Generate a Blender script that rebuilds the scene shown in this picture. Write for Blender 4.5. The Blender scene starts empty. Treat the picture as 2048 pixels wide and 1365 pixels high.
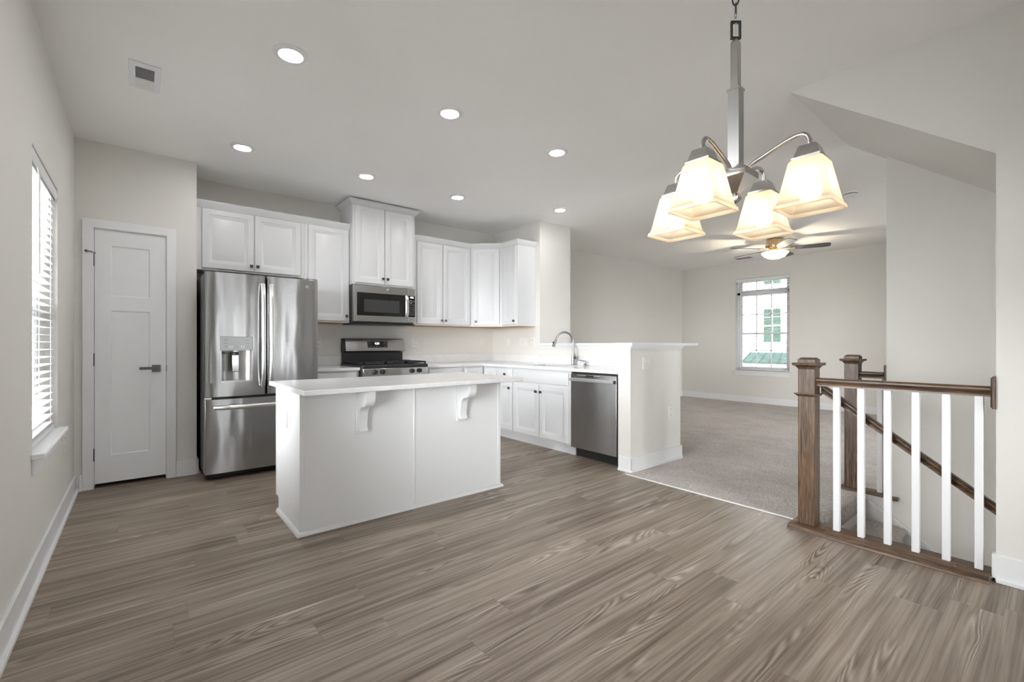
import bpy, bmesh, math, random
from mathutils import Vector, Matrix
random.seed(7)
C = bpy.context.scene.collection
sc = bpy.context.scene
PI = math.pi

# ------------------------------------------------------------------ camera, sky, exposure
CAM_H, YAW, F_PX, HOR = 1.143, 39.314, 907.03, 688.24
cd = bpy.data.cameras.new('camera'); cam = bpy.data.objects.new('camera', cd); C.objects.link(cam)
cam.location = (0, 0, CAM_H); cam.rotation_euler = (PI/2, 0, -math.radians(YAW))
cd.sensor_fit = 'HORIZONTAL'; cd.sensor_width = 36.0; cd.lens = 36.0*F_PX/2048
cd.shift_y = (HOR-682.5)/2048; cd.clip_start = .05; cd.clip_end = 200
sc.camera = cam
SKY_DIM, SKY_BRIGHT, GROUND = 1.6, 25.0, .42
w = bpy.data.worlds.new('sky'); sc.world = w; w.use_nodes = True
bg = w.node_tree.nodes['Background']; 
_n = w.node_tree.nodes; _l = w.node_tree.links     # overcast sky, far brighter round the veiled sun (west, left of the house); dull ground
def _math(op, a, b):
    x = _n.new('ShaderNodeMath'); x.operation = op
    for k, v in enumerate((a, b)):
        if hasattr(v, 'links'): _l.new(v, x.inputs[k])
        else: x.inputs[k].default_value = v
    return x.outputs[0]
def _step(v, a, b, lo, hi):
    x = _n.new('ShaderNodeMapRange'); x.interpolation_type = 'SMOOTHSTEP'
    _l.new(v, x.inputs['Value'])
    for k, q in (('From Min', a), ('From Max', b), ('To Min', lo), ('To Max', hi)): x.inputs[k].default_value = q
    return x.outputs['Result']
_t = _n.new('ShaderNodeTexCoord'); _x = _n.new('ShaderNodeSeparateXYZ'); _l.new(_t.outputs['Generated'], _x.inputs[0])
_dot = _math('ADD', _math('MULTIPLY', _x.outputs[0], -.85), _math('ADD', _math('MULTIPLY', _x.outputs[1], -.50), _math('MULTIPLY', _x.outputs[2], .16)))
_lobe = _step(_dot, .32, .85, SKY_DIM, SKY_BRIGHT)
_gnd = _step(_x.outputs[2], -.10, .06, GROUND, 1.0)
_l.new(_math('MULTIPLY', _lobe, _gnd), bg.inputs[1]); bg.inputs[0].default_value = (.97, .98, 1.0, 1)
vs = sc.view_settings
vs.view_transform = 'Standard'; vs.look = 'None'; vs.gamma = 1; vs.use_curve_mapping = False
vs.exposure = 1.38
cy = sc.cycles
cy.use_denoising = True; cy.max_bounces = 14; cy.diffuse_bounces = 8; cy.glossy_bounces = 5
cy.transmission_bounces = 8; cy.transparent_max_bounces = 16; cy.sample_clamp_indirect = 8
cy.caustics_reflective = False; cy.caustics_refractive = False
DOWNLIGHT, BULB, FANLIGHT = 58.0, 4.2, 1450.0

def portal(name, loc, rot, sx, sy):
    l = bpy.data.lights.new(name, 'AREA'); l.shape = 'RECTANGLE'; l.size = sx; l.size_y = sy
    l.cycles.is_portal = True
    o = bpy.data.objects.new(name, l); C.objects.link(o); o.location = loc; o.rotation_euler = rot
# sky light enters through the window and door openings (portals only guide sampling, they emit nothing)
portal('window_portal', (-.54, 3.525, 1.36), (0, -PI/2, 0), 1.46, .84)
portal('window_portal', (9.30, 3.68, 1.53), (0, PI/2, 0), 1.75, .95)
portal('window_portal', (1.44, -2.10, 1.20), (PI/2, 0, 0), 1.9, 1.9)
portal('window_portal', (-.54, 1.375, 1.36), (0, -PI/2, 0), 1.46, .85)
portal('window_portal', (3.79, -2.10, -1.95), (PI/2, 0, 0), .95, 1.9)
portal('window_portal', (5.30, -2.10, 1.3), (PI/2, 0, 0), 1.2, 1.7)

# ------------------------------------------------------------------ materials
def new_mat(name):
    m = bpy.data.materials.new(name); m.use_nodes = True
    nt = m.node_tree; b = nt.nodes['Principled BSDF']
    return m, nt, b
class NT:
    def __init__(s, nt): s.nt = nt
    def n(s, t, **k):
        x = s.nt.nodes.new(t)
        for a, v in k.items(): setattr(x, a, v)
        return x
    def link(s, a, b): s.nt.links.new(a, b)
    def setin(s, sock, v):
        if isinstance(v, bpy.types.NodeSocket): s.link(v, sock)
        else: sock.default_value = v
    def m(s, op, a, b=0.0, c=0.0):
        x = s.n('ShaderNodeMath', operation=op)
        s.setin(x.inputs[0], a); s.setin(x.inputs[1], b); s.setin(x.inputs[2], c)
        return x.outputs[0]
    def comb(s, a, b, c=0.0):
        x = s.n('ShaderNodeCombineXYZ')
        for i, v in enumerate((a, b, c)): s.setin(x.inputs[i], v)
        return x.outputs[0]
    def noise(s, v, scale=1.0, detail=2.0, rough=.5, dist=0.0):
        x = s.n('ShaderNodeTexNoise'); s.link(v, x.inputs['Vector'])
        x.inputs['Scale'].default_value = scale; x.inputs['Detail'].default_value = detail
        x.inputs['Roughness'].default_value = rough; x.inputs['Distortion'].default_value = dist
        return x.outputs[0]
    def white(s, v):
        x = s.n('ShaderNodeTexWhiteNoise', noise_dimensions='3D'); s.link(v, x.inputs['Vector']); return x.outputs[0]
    def xyz(s, kind='Object'):
        t = s.n('ShaderNodeTexCoord'); x = s.n('ShaderNodeSeparateXYZ'); s.link(t.outputs[kind], x.inputs[0])
        return t.outputs[kind], x.outputs[0], x.outputs[1], x.outputs[2]
    def ramp(s, f, stops):
        x = s.n('ShaderNodeValToRGB'); s.setin(x.inputs[0], f)
        e = x.color_ramp.elements
        while len(e) < len(stops): e.new(.5)
        for q, (p, c) in zip(e, stops): q.position = p; q.color = (*c, 1)
        return x.outputs[0]
    def mix(s, f, a, b, mode='MIX'):
        x = s.n('ShaderNodeMix', data_type='RGBA', blend_type=mode)
        s.setin(x.inputs[0], f)
        for i, v in ((6, a), (7, b)):
            if isinstance(v, tuple): x.inputs[i].default_value = (*v, 1)
            else: s.link(v, x.inputs[i])
        return x.outputs[2]
    def bump(s, h, strength, dist, bsdf):
        x = s.n('ShaderNodeBump'); x.inputs['Strength'].default_value = strength; x.inputs['Distance'].default_value = dist
        s.link(h, x.inputs['Height']); s.link(x.outputs[0], bsdf.inputs['Normal'])

def paint(name, col, rough=.5, spec=.5, noise_amt=.02, bump=0.0, bscale=250):
    m, nt, b = new_mat(name); q = NT(nt)
    v, x, y, z = q.xyz()
    f = q.noise(v, 1.3, 3)
    lo = tuple(c*(1-noise_amt) for c in col); hi = tuple(min(1, c*(1+noise_amt)) for c in col)
    q.link(q.ramp(f, [(.3, lo), (.7, hi)]), b.inputs['Base Color'])
    b.inputs['Roughness'].default_value = rough; b.inputs['Specular IOR Level'].default_value = spec
    if bump: q.bump(q.noise(v, bscale, 2), bump, .002, b)
    return m
def metal(name, col, rough, aniso=0.0, rot=0.0, wave=0.0, scratch=0.0):
    m, nt, b = new_mat(name); q = NT(nt)
    b.inputs['Metallic'].default_value = 1; b.inputs['Roughness'].default_value = rough
    v, x, y, z = q.xyz()
    f = q.noise(q.comb(q.m('MULTIPLY', x, 3), q.m('MULTIPLY', y, 3), q.m('MULTIPLY', z, 260)), 1.0, 2)
    lo = tuple(c*.95 for c in col)
    q.link(q.ramp(f, [(.35, lo), (.65, col)]), b.inputs['Base Color'])
    if aniso:
        b.inputs['Anisotropic'].default_value = aniso; b.inputs['Anisotropic Rotation'].default_value = rot
        t = q.n('ShaderNodeTangent', direction_type='RADIAL', axis='Z'); q.link(t.outputs[0], b.inputs['Tangent'])
    if wave:
        q.bump(q.noise(q.comb(q.m('MULTIPLY', x, 7), q.m('MULTIPLY', y, 7), q.m('MULTIPLY', z, 1.6)), 1.0, 1), wave, .02, b)
    return m
def emis(name, col, s):
    m, nt, b = new_mat(name)
    b.inputs['Base Color'].default_value = (*[c*.8 for c in col], 1)
    b.inputs['Emission Color'].default_value = (*col, 1); b.inputs['Emission Strength'].default_value = s
    return m

M = {}
M['wall'] = paint('wall_paint', (.71, .695, .662), .75, .25, .012, .15, 320)
M['ceil'] = paint('ceiling_paint', (.88, .872, .855), .85, .2, .012, .1, 200)
M['trim'] = paint('trim_paint', (.78, .787, .80), .38, .45, .01)
M['cab'] = paint('cabinet_paint', (.67, .676, .690), .34, .45, .01)
M['island'] = paint('island_paint', (.75, .755, .765), .36, .45, .01)
M['plastic'] = paint('white_plastic', (.74, .73, .70), .35, .5, .01)
M['dark_slot'] = paint('dark_slot', (.03, .03, .03), .6, .3)
M['black'] = paint('black_plastic', (.012, .012, .013), .35, .5)
M['blackmatte'] = paint('black_enamel', (.02, .02, .021), .45, .5)
M['iron'] = paint('cast_iron', (.022, .022, .023), .55, .4, .2, .5, 500)
M['fridge_side'] = paint('fridge_side_paint', (.06, .06, .062), .45, .5)
M['rawwood'] = paint('raw_plywood', (.55, .33, .15), .7, .2, .1)
M['blind'] = None
M['steel'] = metal('stainless_steel', (.43, .43, .435), .25, .85, .25, .35)
M['steel_flat'] = metal('stainless_dishwasher', (.50, .50, .505), .27, .85, .25, .07)
M['steel_plain'] = metal('stainless_plain', (.50, .50, .505), .26, .6, .25, .1)
M['steel_bright'] = metal('stainless_handle', (.80, .80, .80), .30)
M['chrome'] = metal('brushed_chrome', (.36, .36, .37), .16)
M['nickel'] = metal('brushed_nickel', (.56, .555, .545), .30)
M['nickel_dark'] = metal('satin_nickel_hardware', (.115, .113, .11), .28)
M['brass'] = metal('antique_brass', (.62, .46, .28), .28)
M['steel_panel'] = paint('silver_grey_plastic', (.30, .30, .305), .4, .5)

def mk_glass():
    m = bpy.data.materials.new('window_glass'); m.use_nodes = True; nt = m.node_tree
    nt.nodes.clear(); q = NT(nt)
    o = q.n('ShaderNodeOutputMaterial'); mx = q.n('ShaderNodeMixShader'); t = q.n('ShaderNodeBsdfTransparent')
    g = q.n('ShaderNodeBsdfGlossy'); g.inputs['Roughness'].default_value = .02
    fr = q.n('ShaderNodeFresnel'); fr.inputs[0].default_value = 1.45
    t.inputs[0].default_value = (.97, .98, .975, 1)
    q.link(fr.outputs[0], mx.inputs[0]); q.link(t.outputs[0], mx.inputs[1]); q.link(g.outputs[0], mx.inputs[2]); q.link(mx.outputs[0], o.inputs[0])
    return m
M['glass'] = mk_glass()
def mk_translucent(name, col, trans, gloss=.06, transp=0.0):
    m = bpy.data.materials.new(name); m.use_nodes = True; nt = m.node_tree; nt.nodes.clear(); q = NT(nt)
    o = q.n('ShaderNodeOutputMaterial')
    d = q.n('ShaderNodeBsdfDiffuse'); d.inputs[0].default_value = (*col, 1)
    t = q.n('ShaderNodeBsdfTranslucent'); t.inputs[0].default_value = (*col, 1)
    a = q.n('ShaderNodeMixShader'); a.inputs[0].default_value = trans
    q.link(d.outputs[0], a.inputs[1]); q.link(t.outputs[0], a.inputs[2])
    g = q.n('ShaderNodeBsdfGlossy'); g.inputs['Roughness'].default_value = .3
    b = q.n('ShaderNodeMixShader'); b.inputs[0].default_value = gloss
    q.link(a.outputs[0], b.inputs[1]); q.link(g.outputs[0], b.inputs[2])
    last = b
    if transp:
        tt = q.n('ShaderNodeBsdfTransparent'); tt.inputs[0].default_value = (*col, 1)
        cmx = q.n('ShaderNodeMixShader'); cmx.inputs[0].default_value = transp
        q.link(b.outputs[0], cmx.inputs[1]); q.link(tt.outputs[0], cmx.inputs[2]); last = cmx
    q.link(last.outputs[0], o.inputs[0])
    return m
M['blind'] = mk_translucent('white_vinyl_slats', (.84, .84, .84), .15)
M['shade'] = mk_translucent('frosted_cream_glass', (.93, .83, .68), .55, .05, .10)
M['bowl'] = mk_translucent('frosted_bowl_glass', (.95, .90, .80), .6, .05)
M['lens'] = emis('downlight_lens', (1.0, .985, .965), DOWNLIGHT)
M['bulb'] = emis('lamp_bulb', (1.0, .86, .68), BULB)
M['fanbulb'] = emis('fan_lamp_bulb', (1.0, .86, .66), FANLIGHT)
M['digits'] = emis('lit_digits', (.9, .95, 1.0), 1.6)
M['legend'] = paint('panel_legend', (.45, .45, .45), .5, .3)
M['legend_grey'] = paint('grey_legend', (.16, .16, .165), .5, .3)
M['blackglass'] = paint('black_glass', (.010, .010, .011), .06, .6)
M['innerglass'] = paint('oven_window_mesh', (.05, .05, .052), .25, .5)

def mk_quartz():
    m, nt, b = new_mat('white_quartz'); q = NT(nt); v, x, y, z = q.xyz()
    f = q.noise(v, 2.2, 5, .6, 1.6)
    g = q.noise(v, 90, 2)
    c1 = q.ramp(f, [(.42, (.74, .74, .745)), (.50, (.69, .69, .70)), (.54, (.74, .74, .745))])
    q.link(q.mix(q.ramp(g, [(.35, (0, 0, 0)), (.8, (.25, .25, .25))]), c1, (.70, .70, .71)), b.inputs['Base Color'])
    b.inputs['Roughness'].default_value = .16; b.inputs['Specular IOR Level'].default_value = .45
    return m
M['quartz'] = mk_quartz()

def mk_floor():
    m, nt, b = new_mat('vinyl_plank_floor'); q = NT(nt); v, x, y, z = q.xyz()
    PW, PL = .165, 1.22
    ry = q.m('DIVIDE', y, PW); row = q.m('FLOOR', ry); fy = q.m('FRACT', ry)
    r0 = q.white(q.comb(row, 3.7, 1.1))
    rx = q.m('DIVIDE', q.m('ADD', x, q.m('MULTIPLY', r0, PL*3)), PL); col = q.m('FLOOR', rx); fx = q.m('FRACT', rx)
    r1 = q.white(q.comb(row, col, 5.5)); r2 = q.white(q.comb(col, row, 9.1))
    ox = q.m('MULTIPLY', r1, 60.0); oy = q.m('MULTIPLY', r2, 37.0)
    X = q.m('ADD', x, ox); Y = q.m('ADD', y, oy)
    # cathedral figure: contour lines of a stretched noise
    warp = q.noise(q.comb(q.m('MULTIPLY', X, 3.2), q.m('MULTIPLY', Y, 16.0), r1), 1.0, 2)
    n1 = q.noise(q.comb(q.m('MULTIPLY', X, .60), q.m('ADD', q.m('MULTIPLY', Y, 6.0), q.m('MULTIPLY', warp, .16)), r2), 1.0, 1.0)
    lines = q.m('SINE', q.m('MULTIPLY', n1, 190.0))
    mask = q.noise(q.comb(q.m('MULTIPLY', X, 1.2), q.m('MULTIPLY', Y, 9.0), 4.0), 1.0, 1)
    maskr = q.ramp(mask, [(.545, (0, 0, 0)), (.66, (1, 1, 1))])
    fibre = q.noise(q.comb(q.m('MULTIPLY', X, 2.2), q.m('MULTIPLY', Y, 95.0), r1), 1.0, 4, .62)
    streak = q.noise(q.comb(q.m('MULTIPLY', X, .75), q.m('MULTIPLY', Y, 33.0), r2), 1.0, 3, .55)
    broad = q.noise(q.comb(q.m('MULTIPLY', X, 1.1), q.m('MULTIPLY', Y, 6.0), 2.0), 1.0, 2)
    t = q.m('ADD', q.m('MULTIPLY', fibre, .34), q.m('MULTIPLY', streak, .40))
    t = q.m('ADD', t, q.m('MULTIPLY', broad, .22))
    t = q.m('ADD', t, q.m('MULTIPLY', maskr, q.m('ADD', q.m('MULTIPLY', lines, .085), .022)))
    t = q.m('ADD', t, q.m('MULTIPLY', q.m('SUBTRACT', r1, .5), .035))
    colr = q.ramp(t, [(.34, (.095, .069, .049)), (.44, (.190, .149, .114)), (.51, (.275, .224, .180)), (.59, (.355, .297, .247)), (.69, (.53, .462, .405))])
    ey = q.m('MINIMUM', fy, q.m('SUBTRACT', 1.0, fy)); ex = q.m('MINIMUM', fx, q.m('SUBTRACT', 1.0, fx))
    e = q.m('MINIMUM', q.m('MULTIPLY', ey, PW), q.m('MULTIPLY', ex, PL))
    seam = q.m('LESS_THAN', e, .0011)
    q.link(q.mix(q.m('MULTIPLY', seam, .35), colr, (.09, .07, .055)), b.inputs['Base Color'])
    q.link(q.ramp(fibre, [(.3, (.34,)*3), (.7, (.46,)*3)]), b.inputs['Roughness'])
    b.inputs['Specular IOR Level'].default_value = .40
    h = q.m('SUBTRACT', fibre, q.m('MULTIPLY', seam, 1.2))
    q.bump(h, .22, .0015, b)
    return m
M['floor'] = mk_floor()

def mk_carpet():
    m, nt, b = new_mat('loop_carpet'); q = NT(nt); v, x, y, z = q.xyz()
    f = q.noise(v, 190, 2, .7); g = q.noise(q.comb(q.m('MULTIPLY', x, 2.0), q.m('MULTIPLY', y, 1.4), z), 1.7, 5, .65, .6)
    s = q.noise(v, 60, 3)
    t = q.m('ADD', q.m('MULTIPLY', f, .62), q.m('ADD', q.m('MULTIPLY', g, .16), q.m('MULTIPLY', s, .22)))
    q.link(q.ramp(t, [(.36, (.20, .172, .158)), (.49, (.52, .475, .445)), (.62, (.82, .77, .735))]), b.inputs['Base Color'])
    b.inputs['Roughness'].default_value = 1.0; b.inputs['Specular IOR Level'].default_value = .0
    b.inputs['Sheen Weight'].default_value = .2
    q.bump(q.m('ADD', f, q.m('MULTIPLY', s, .8)), .9, .008, b)
    return m
M['carpet'] = mk_carpet()

def mk_wood(name, axis):
    m, nt, b = new_mat(name); q = NT(nt); v, x, y, z = q.xyz()
    sx = [95.0, 95.0, 95.0]; sx['XYZ'.index(axis)] = 3.5
    P = q.comb(q.m('MULTIPLY', x, sx[0]), q.m('MULTIPLY', y, sx[1]), q.m('MULTIPLY', z, sx[2]))
    f = q.noise(P, 1.0, 4, .6, .3)
    sx2 = [420.0]*3; sx2['XYZ'.index(axis)] = 16.0
    g = q.noise(q.comb(q.m('MULTIPLY', x, sx2[0]), q.m('MULTIPLY', y, sx2[1]), q.m('MULTIPLY', z, sx2[2])), 1.0, 2)
    t = q.m('ADD', q.m('MULTIPLY', f, .6), q.m('MULTIPLY', g, .4))
    q.link(q.ramp(t, [(.36, (.022, .013, .009)), (.48, (.082, .047, .028)), (.60, (.185, .110, .062))]), b.inputs['Base Color'])
    b.inputs['Roughness'].default_value = .33; b.inputs['Specular IOR Level'].default_value = .5
    q.bump(g, .25, .001, b)
    return m
M['woodz'] = mk_wood('stained_oak_upright', 'Z'); M['woody'] = mk_wood('stained_oak_rail', 'Y')
M['blade'] = paint('fan_blade_dark', (.035, .034, .036), .3, .5, .2)

def mk_siding():
    m, nt, b = new_mat('white_lap_siding'); q = NT(nt); v, x, y, z = q.xyz()
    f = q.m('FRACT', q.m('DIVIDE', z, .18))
    q.link(q.ramp(f, [(.0, (.42, .43, .44)), (.09, (.42, .43, .44)), (.11, (.80, .80, .80))]), b.inputs['Base Color'])  # grey band at each lap: shade under the boards put into the colour
    b.inputs['Roughness'].default_value = .7
    q.bump(f, .5, .01, b)
    return m
M['siding'] = mk_siding()
M['house_glass'] = paint('house_window_glass', (.012, .028, .020), .15, .6, .5)
M['house_cream'] = paint('cream_siding', (.62, .58, .38), .7, .2)
M['green_metal'] = paint('green_metal_roof', (.012, .026, .022), .75, .15, .1)
M['house_trim'] = paint('house_trim', (.85, .85, .85), .6, .2)

# ------------------------------------------------------------------ mesh helpers
class Fr:      # a wall-face frame: u to the right, v up, d out of the face
    def __init__(s, o, U, N): s.o = Vector(o); s.U = Vector(U); s.N = Vector(N)
    def __call__(s, u, d, v): return s.o + s.U*u + s.N*d + Vector((0, 0, v))
ID = lambda x, y, z: Vector((x, y, z))
class MB:
    def __init__(s, fr=ID): s.bm = bmesh.new(); s.fr = fr
    def face(s, pts):
        return s.bm.faces.new([s.bm.verts.new(s.fr(*p)) for p in pts])
    def loft(s, rings, cap0=True, cap1=True, closed=True):
        vs_ = [[s.bm.verts.new(s.fr(*p)) for p in r] for r in rings]
        n = len(rings[0])
        for a, b in zip(vs_, vs_[1:]):
            for i in range(n if closed else n-1):
                j = (i+1) % n
                try: s.bm.faces.new((a[i], a[j], b[j], b[i]))
                except ValueError: pass
        if cap0: s.bm.faces.new(vs_[0][::-1])
        if cap1: s.bm.faces.new(vs_[-1])
        return s
    def box(s, x0, y0, z0, x1, y1, z1):
        r = lambda z: [(x0, y0, z), (x1, y0, z), (x1, y1, z), (x0, y1, z)]
        return s.loft([r(z0), r(z1)])
    def prism(s, poly, axis, a0, a1):
        f = {'x': lambda p, a: (a, p[0], p[1]), 'y': lambda p, a: (p[0], a, p[1]), 'z': lambda p, a: (p[0], p[1], a)}[axis]
        return s.loft([[f(p, a0) for p in poly], [f(p, a1) for p in poly]])
    def sq(s, cx, cy, prof, hy=None):         # stacked square rings: prof = [(z, half)]
        r = lambda z, h: [(cx-h, cy-h, z), (cx+h, cy-h, z), (cx+h, cy+h, z), (cx-h, cy+h, z)]
        return s.loft([r(z, h) for z, h in prof])
    def rings(s, u0, v0, u1, v1, prof):       # concentric rectangles on a face: prof = [(inset, d)]
        r = lambda i, d: [(u0+i, d, v0+i), (u1-i, d, v0+i), (u1-i, d, v1-i), (u0+i, d, v1-i)]
        return s.loft([r(i, d) for i, d in prof])
    def lathe(s, prof, c, axis='z', n=24, cap0=True, cap1=True):   # prof = [(r, h)]
        R = []
        for r, h in prof:
            ring = []
            for k in range(n):
                a = 2*PI*k/n; p, q = r*math.cos(a), r*math.sin(a)
                ring.append({'z': (c[0]+p, c[1]+q, c[2]+h), 'y': (c[0]+p, c[1]+h, c[2]+q), 'x': (c[0]+h, c[1]+p, c[2]+q)}[axis])
            R.append(ring)
        return s.loft(R, cap0, cap1)
    def tube(s, pts, r, n=10, closed=False, ry=None, up=None):
        P = [Vector(p) for p in pts]; R = []
        N = len(P)
        ref = up or Vector((0, 0, 1))
        for i, p in enumerate(P):
            if closed: t = P[(i+1) % N]-P[i-1]
            else: t = P[min(i+1, N-1)]-P[max(i-1, 0)]
            t.normalize()
            a = t.cross(ref)
            if a.length < 1e-3: a = t.cross(Vector((1, 0, 0)))
            a.normalize(); b = a.cross(t); b.normalize()
            if i and R:
                if a.dot(pa) < 0: a, b = -a, -b
            pa = a
            rr = r[i] if isinstance(r, (list, tuple)) else r
            R.append([tuple(p+a*rr*math.cos(2*PI*k/n)+b*(ry or rr)*math.sin(2*PI*k/n)) for k in range(n)])
        if closed: R.append(R[0]); return s.loft(R, False, False)
        return s.loft(R)
    def sphere(s, c, r, n=16, sz=1.0):
        k = n//2
        return s.lathe([(max(1e-4, r*math.sin(PI*i/k)), -r*sz*math.cos(PI*i/k)) for i in range(k+1)], c, 'z', n)
    def build(s, name, mat, parent=None, bevel=0.0, seg=2, solid=0.0):
        bm = s.bm
        bmesh.ops.remove_doubles(bm, verts=bm.verts, dist=1e-6)
        bmesh.ops.recalc_face_normals(bm, faces=bm.faces)
        org = Vector((0, 0, 0)); p = parent
        while p is not None: org += p.location; p = p.parent
        for v in bm.verts: v.co -= org
        for f in bm.faces: f.smooth = True
        for e in bm.edges:
            e.smooth = len(e.link_faces) == 2 and e.calc_face_angle(0) < math.radians(38)
        me = bpy.data.meshes.new(name); bm.to_mesh(me); bm.free()
        o = bpy.data.objects.new(name, me); C.objects.link(o); me.materials.append(M[mat] if isinstance(mat, str) else mat)
        if parent: o.parent = parent
        if bevel:
            b = o.modifiers.new('bevel', 'BEVEL'); b.width = bevel; b.segments = seg; b.limit_method = 'ANGLE'; b.angle_limit = math.radians(40)
        return o
def tag(o, label, cat, group=None, kind=None):
    o['label'] = label; o['category'] = cat
    if group: o['group'] = group
    if kind: o['kind'] = kind
    return o
def thing(name, loc, label, cat, group=None, kind=None):
    o = bpy.data.objects.new(name, None); C.objects.link(o); o.location = loc; o.empty_display_size = .05
    return tag(o, label, cat, group, kind)
def struct(o, label, cat='wall'): return tag(o, label, cat, None, 'structure')
def dup(src, loc, rz=None, label=None):
    r = src.copy(); C.objects.link(r); r.location = loc
    if rz is not None: r.rotation_euler = (0, 0, rz)
    if label: r['label'] = label
    for ch in list(src.children):
        c = ch.copy(); C.objects.link(c); c.parent = r
        for g in ch.children:
            d = g.copy(); C.objects.link(d); d.parent = c
    return r
def text(name, body, size, loc, rot, mat, parent, sx=1.0, extrude=.0003):
    cu = bpy.data.curves.new(name, 'FONT'); cu.body = body; cu.size = size; cu.align_x = 'CENTER'; cu.align_y = 'CENTER'; cu.extrude = extrude
    tmp = bpy.data.objects.new('tmp', cu); C.objects.link(tmp)
    dg = bpy.context.evaluated_depsgraph_get(); me = bpy.data.meshes.new_from_object(tmp.evaluated_get(dg))
    bpy.data.objects.remove(tmp); me.name = name
    o = bpy.data.objects.new(name, me); C.objects.link(o); me.materials.clear(); me.materials.append(M[mat])
    org = Vector((0, 0, 0)); p = parent
    while p is not None: org += p.location; p = p.parent
    o.parent = parent; o.location = Vector(loc)-org; o.rotation_euler = rot; o.scale = (sx, 1, 1)
    return o

# ------------------------------------------------------------------ room dimensions (metres)
H = 2.741
XL, YD, XPE, YB, XK, YP, XK2, XR = -.3975, 4.8476, .382, 5.32, 3.998, 4.313, 4.565, 9.17
YR = -2.0                        # rear wall, behind the camera
HX0, HX1, HY, HYB = 3.364, 4.1875, 2.449, 2.583      # bar wall
RX, RY = 3.19, .213              # wall beside the stairs
SX, SY = 4.29, .845              # wall on the far side of the stairs
CE = 3.285                       # carpet edge
ST = 1.0                         # top of the stairs
CT = .895                        # worktop height

# ------------------------------------------------------------------ setting
m = MB(); m.box(XL-.16, YR-.15, -.12, CE, YB+.15, 0); m.box(CE, HY+.02, -.12, HX1-.05, YB+.15, 0)
struct(m.build('floor', 'floor'), 'grey-brown wood-look plank floor of kitchen and dining area', 'floor')
m = MB()
m.box(CE, ST, -.12, XR+.15, HY+.02, .004); m.box(HX1-.05, HY+.02, -.12, XR+.15, YB+.15, .004); m.box(SX+.02, YR-.15, -.12, XR+.15, ST, .004)
m.prism([(ST, .004), (ST-.018, .0), (ST-.026, -.014), (ST-.022, -.034), (ST, -.042)], 'x', CE+.005, SX-.012)
struct(m.build('carpet', 'carpet'), 'beige-grey carpet of the living room beyond the bar', 'carpet')
struct(MB().box(CE-.006, 1.105, -.01, CE+.006, HY-.012, .0075).build('trim_1', 'trim', None, .003), 'thin pale strip between plank floor and carpet', 'trim')
struct(MB().box(XL-.16, YR-.15, H, XR+.15, YB+.15, H+.15).build('ceiling', 'ceil'), 'flat pale grey ceiling', 'ceiling')

WY0, WY1, WZ0, WZ1 = 3.10, 3.95, .622, 2.095
m = MB()
LW2, LZ0, LZ1 = (.95, 1.80), .622, 2.095      # unseen second window of the same size, added to bring in daylight
for b_ in ((YR-.15, 0, LW2[0], H), (LW2[1], 0, WY0, H), (WY1, 0, YB+.15, H), (WY0, 0, WY1, WZ0), (WY0, WZ1, WY1, H), (LW2[0], 0, LW2[1], LZ0), (LW2[0], LZ1, LW2[1], H)):
    m.box(XL-.16, b_[0], b_[1], XL, b_[2], b_[3])
struct(m.build('wall_left', 'wall'), 'greige wall on the left holding the blind-covered window')
DX0, DX1, DZ = -.292, .176, 2.062
m = MB()
m.box(XL-.01, YD, 0, DX0, YD+.12, H); m.box(DX1, YD, 0, XPE, YD+.12, H); m.box(DX0, YD, DZ, DX1, YD+.12, H)
m.box(XPE-.1, YD+.12, 0, XPE, YB+.01, H)
struct(m.build('wall_pantry', 'wall'), 'greige wall around the narrow pantry door')
struct(MB().box(XL-.16, YB, 0, XR+.15, YB+.15, H).build('wall_back', 'wall'), 'long back wall behind the kitchen cabinets and living room')
struct(MB().box(XK, YP, 0, XK2, YB+.01, H).build('wall_kitchen', 'wall'), 'full-height wall stub at the right end of the upper cabinets')
m = MB(); m.box(XK, HYB, 0, HX1, YP, 1.122); m.box(HX0, HY, 0, HX1, HYB, 1.122)
struct(m.build('wall_bar', 'wall'), 'half-height bar wall wrapping the end of the sink counter')
FW = (3.20, 4.167, .625, 2.425)
m = MB(); X0, X1 = XR, XR+.15
for b_ in ((YR-.15, 0, FW[0], H), (FW[1], 0, YB+.15, H), (FW[0], 0, FW[1], FW[2]), (FW[0], FW[3], FW[1], H)):
    m.box(X0, b_[0], b_[1], X1, b_[2], b_[3])
struct(m.build('wall_far', 'wall'), 'far living room wall holding the bright window')
m = MB()
for b_ in ((XL-.16, 0, .30, H), (2.58, 0, 4.7, H), (5.9, 0, XR+.15, H), (.30, 2.22, 2.58, H), (4.7, 0, 5.9, .45), (4.7, 2.15, 5.9, H)):
    m.box(b_[0], YR-.15, b_[1], b_[2], YR, b_[3])
struct(m.build('wall_rear', 'wall'), 'rear wall behind the camera with openings added to let in daylight')
SB = -3.3
m = MB(); m.box(RX, YR, 0, RX+.06, RY, H); m.box(CE-.1, YR, SB, RX+.06, RY, -.12)
struct(m.build('wall_right', 'wall'), 'greige wall at the right edge beside the stair railing')
struct(MB().box(SX, YR, SB, SX+.12, SY, H).build('wall_stair', 'wall'), 'tall greige wall on the far side of the stairs')
m = MB(); m.box(CE-.1, RY, SB, CE+.005, ST-.02, -.12); m.box(SX, SY, SB, SX+.12, ST, -.004); m.box(CE-.1, ST-.02, SB, SX+.12, ST+.1, -.12)
m.box(CE-.1, YR-.15, -.95, SX+.12, YR, 0); m.box(CE-.1, YR-.15, SB-.1, SX+.12, ST+.1, SB)
struct(m.build('wall_stairwell', 'wall'), 'stairwell lining below the floor level')
sz = lambda y: H-.757*(1.11-y)
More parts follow.
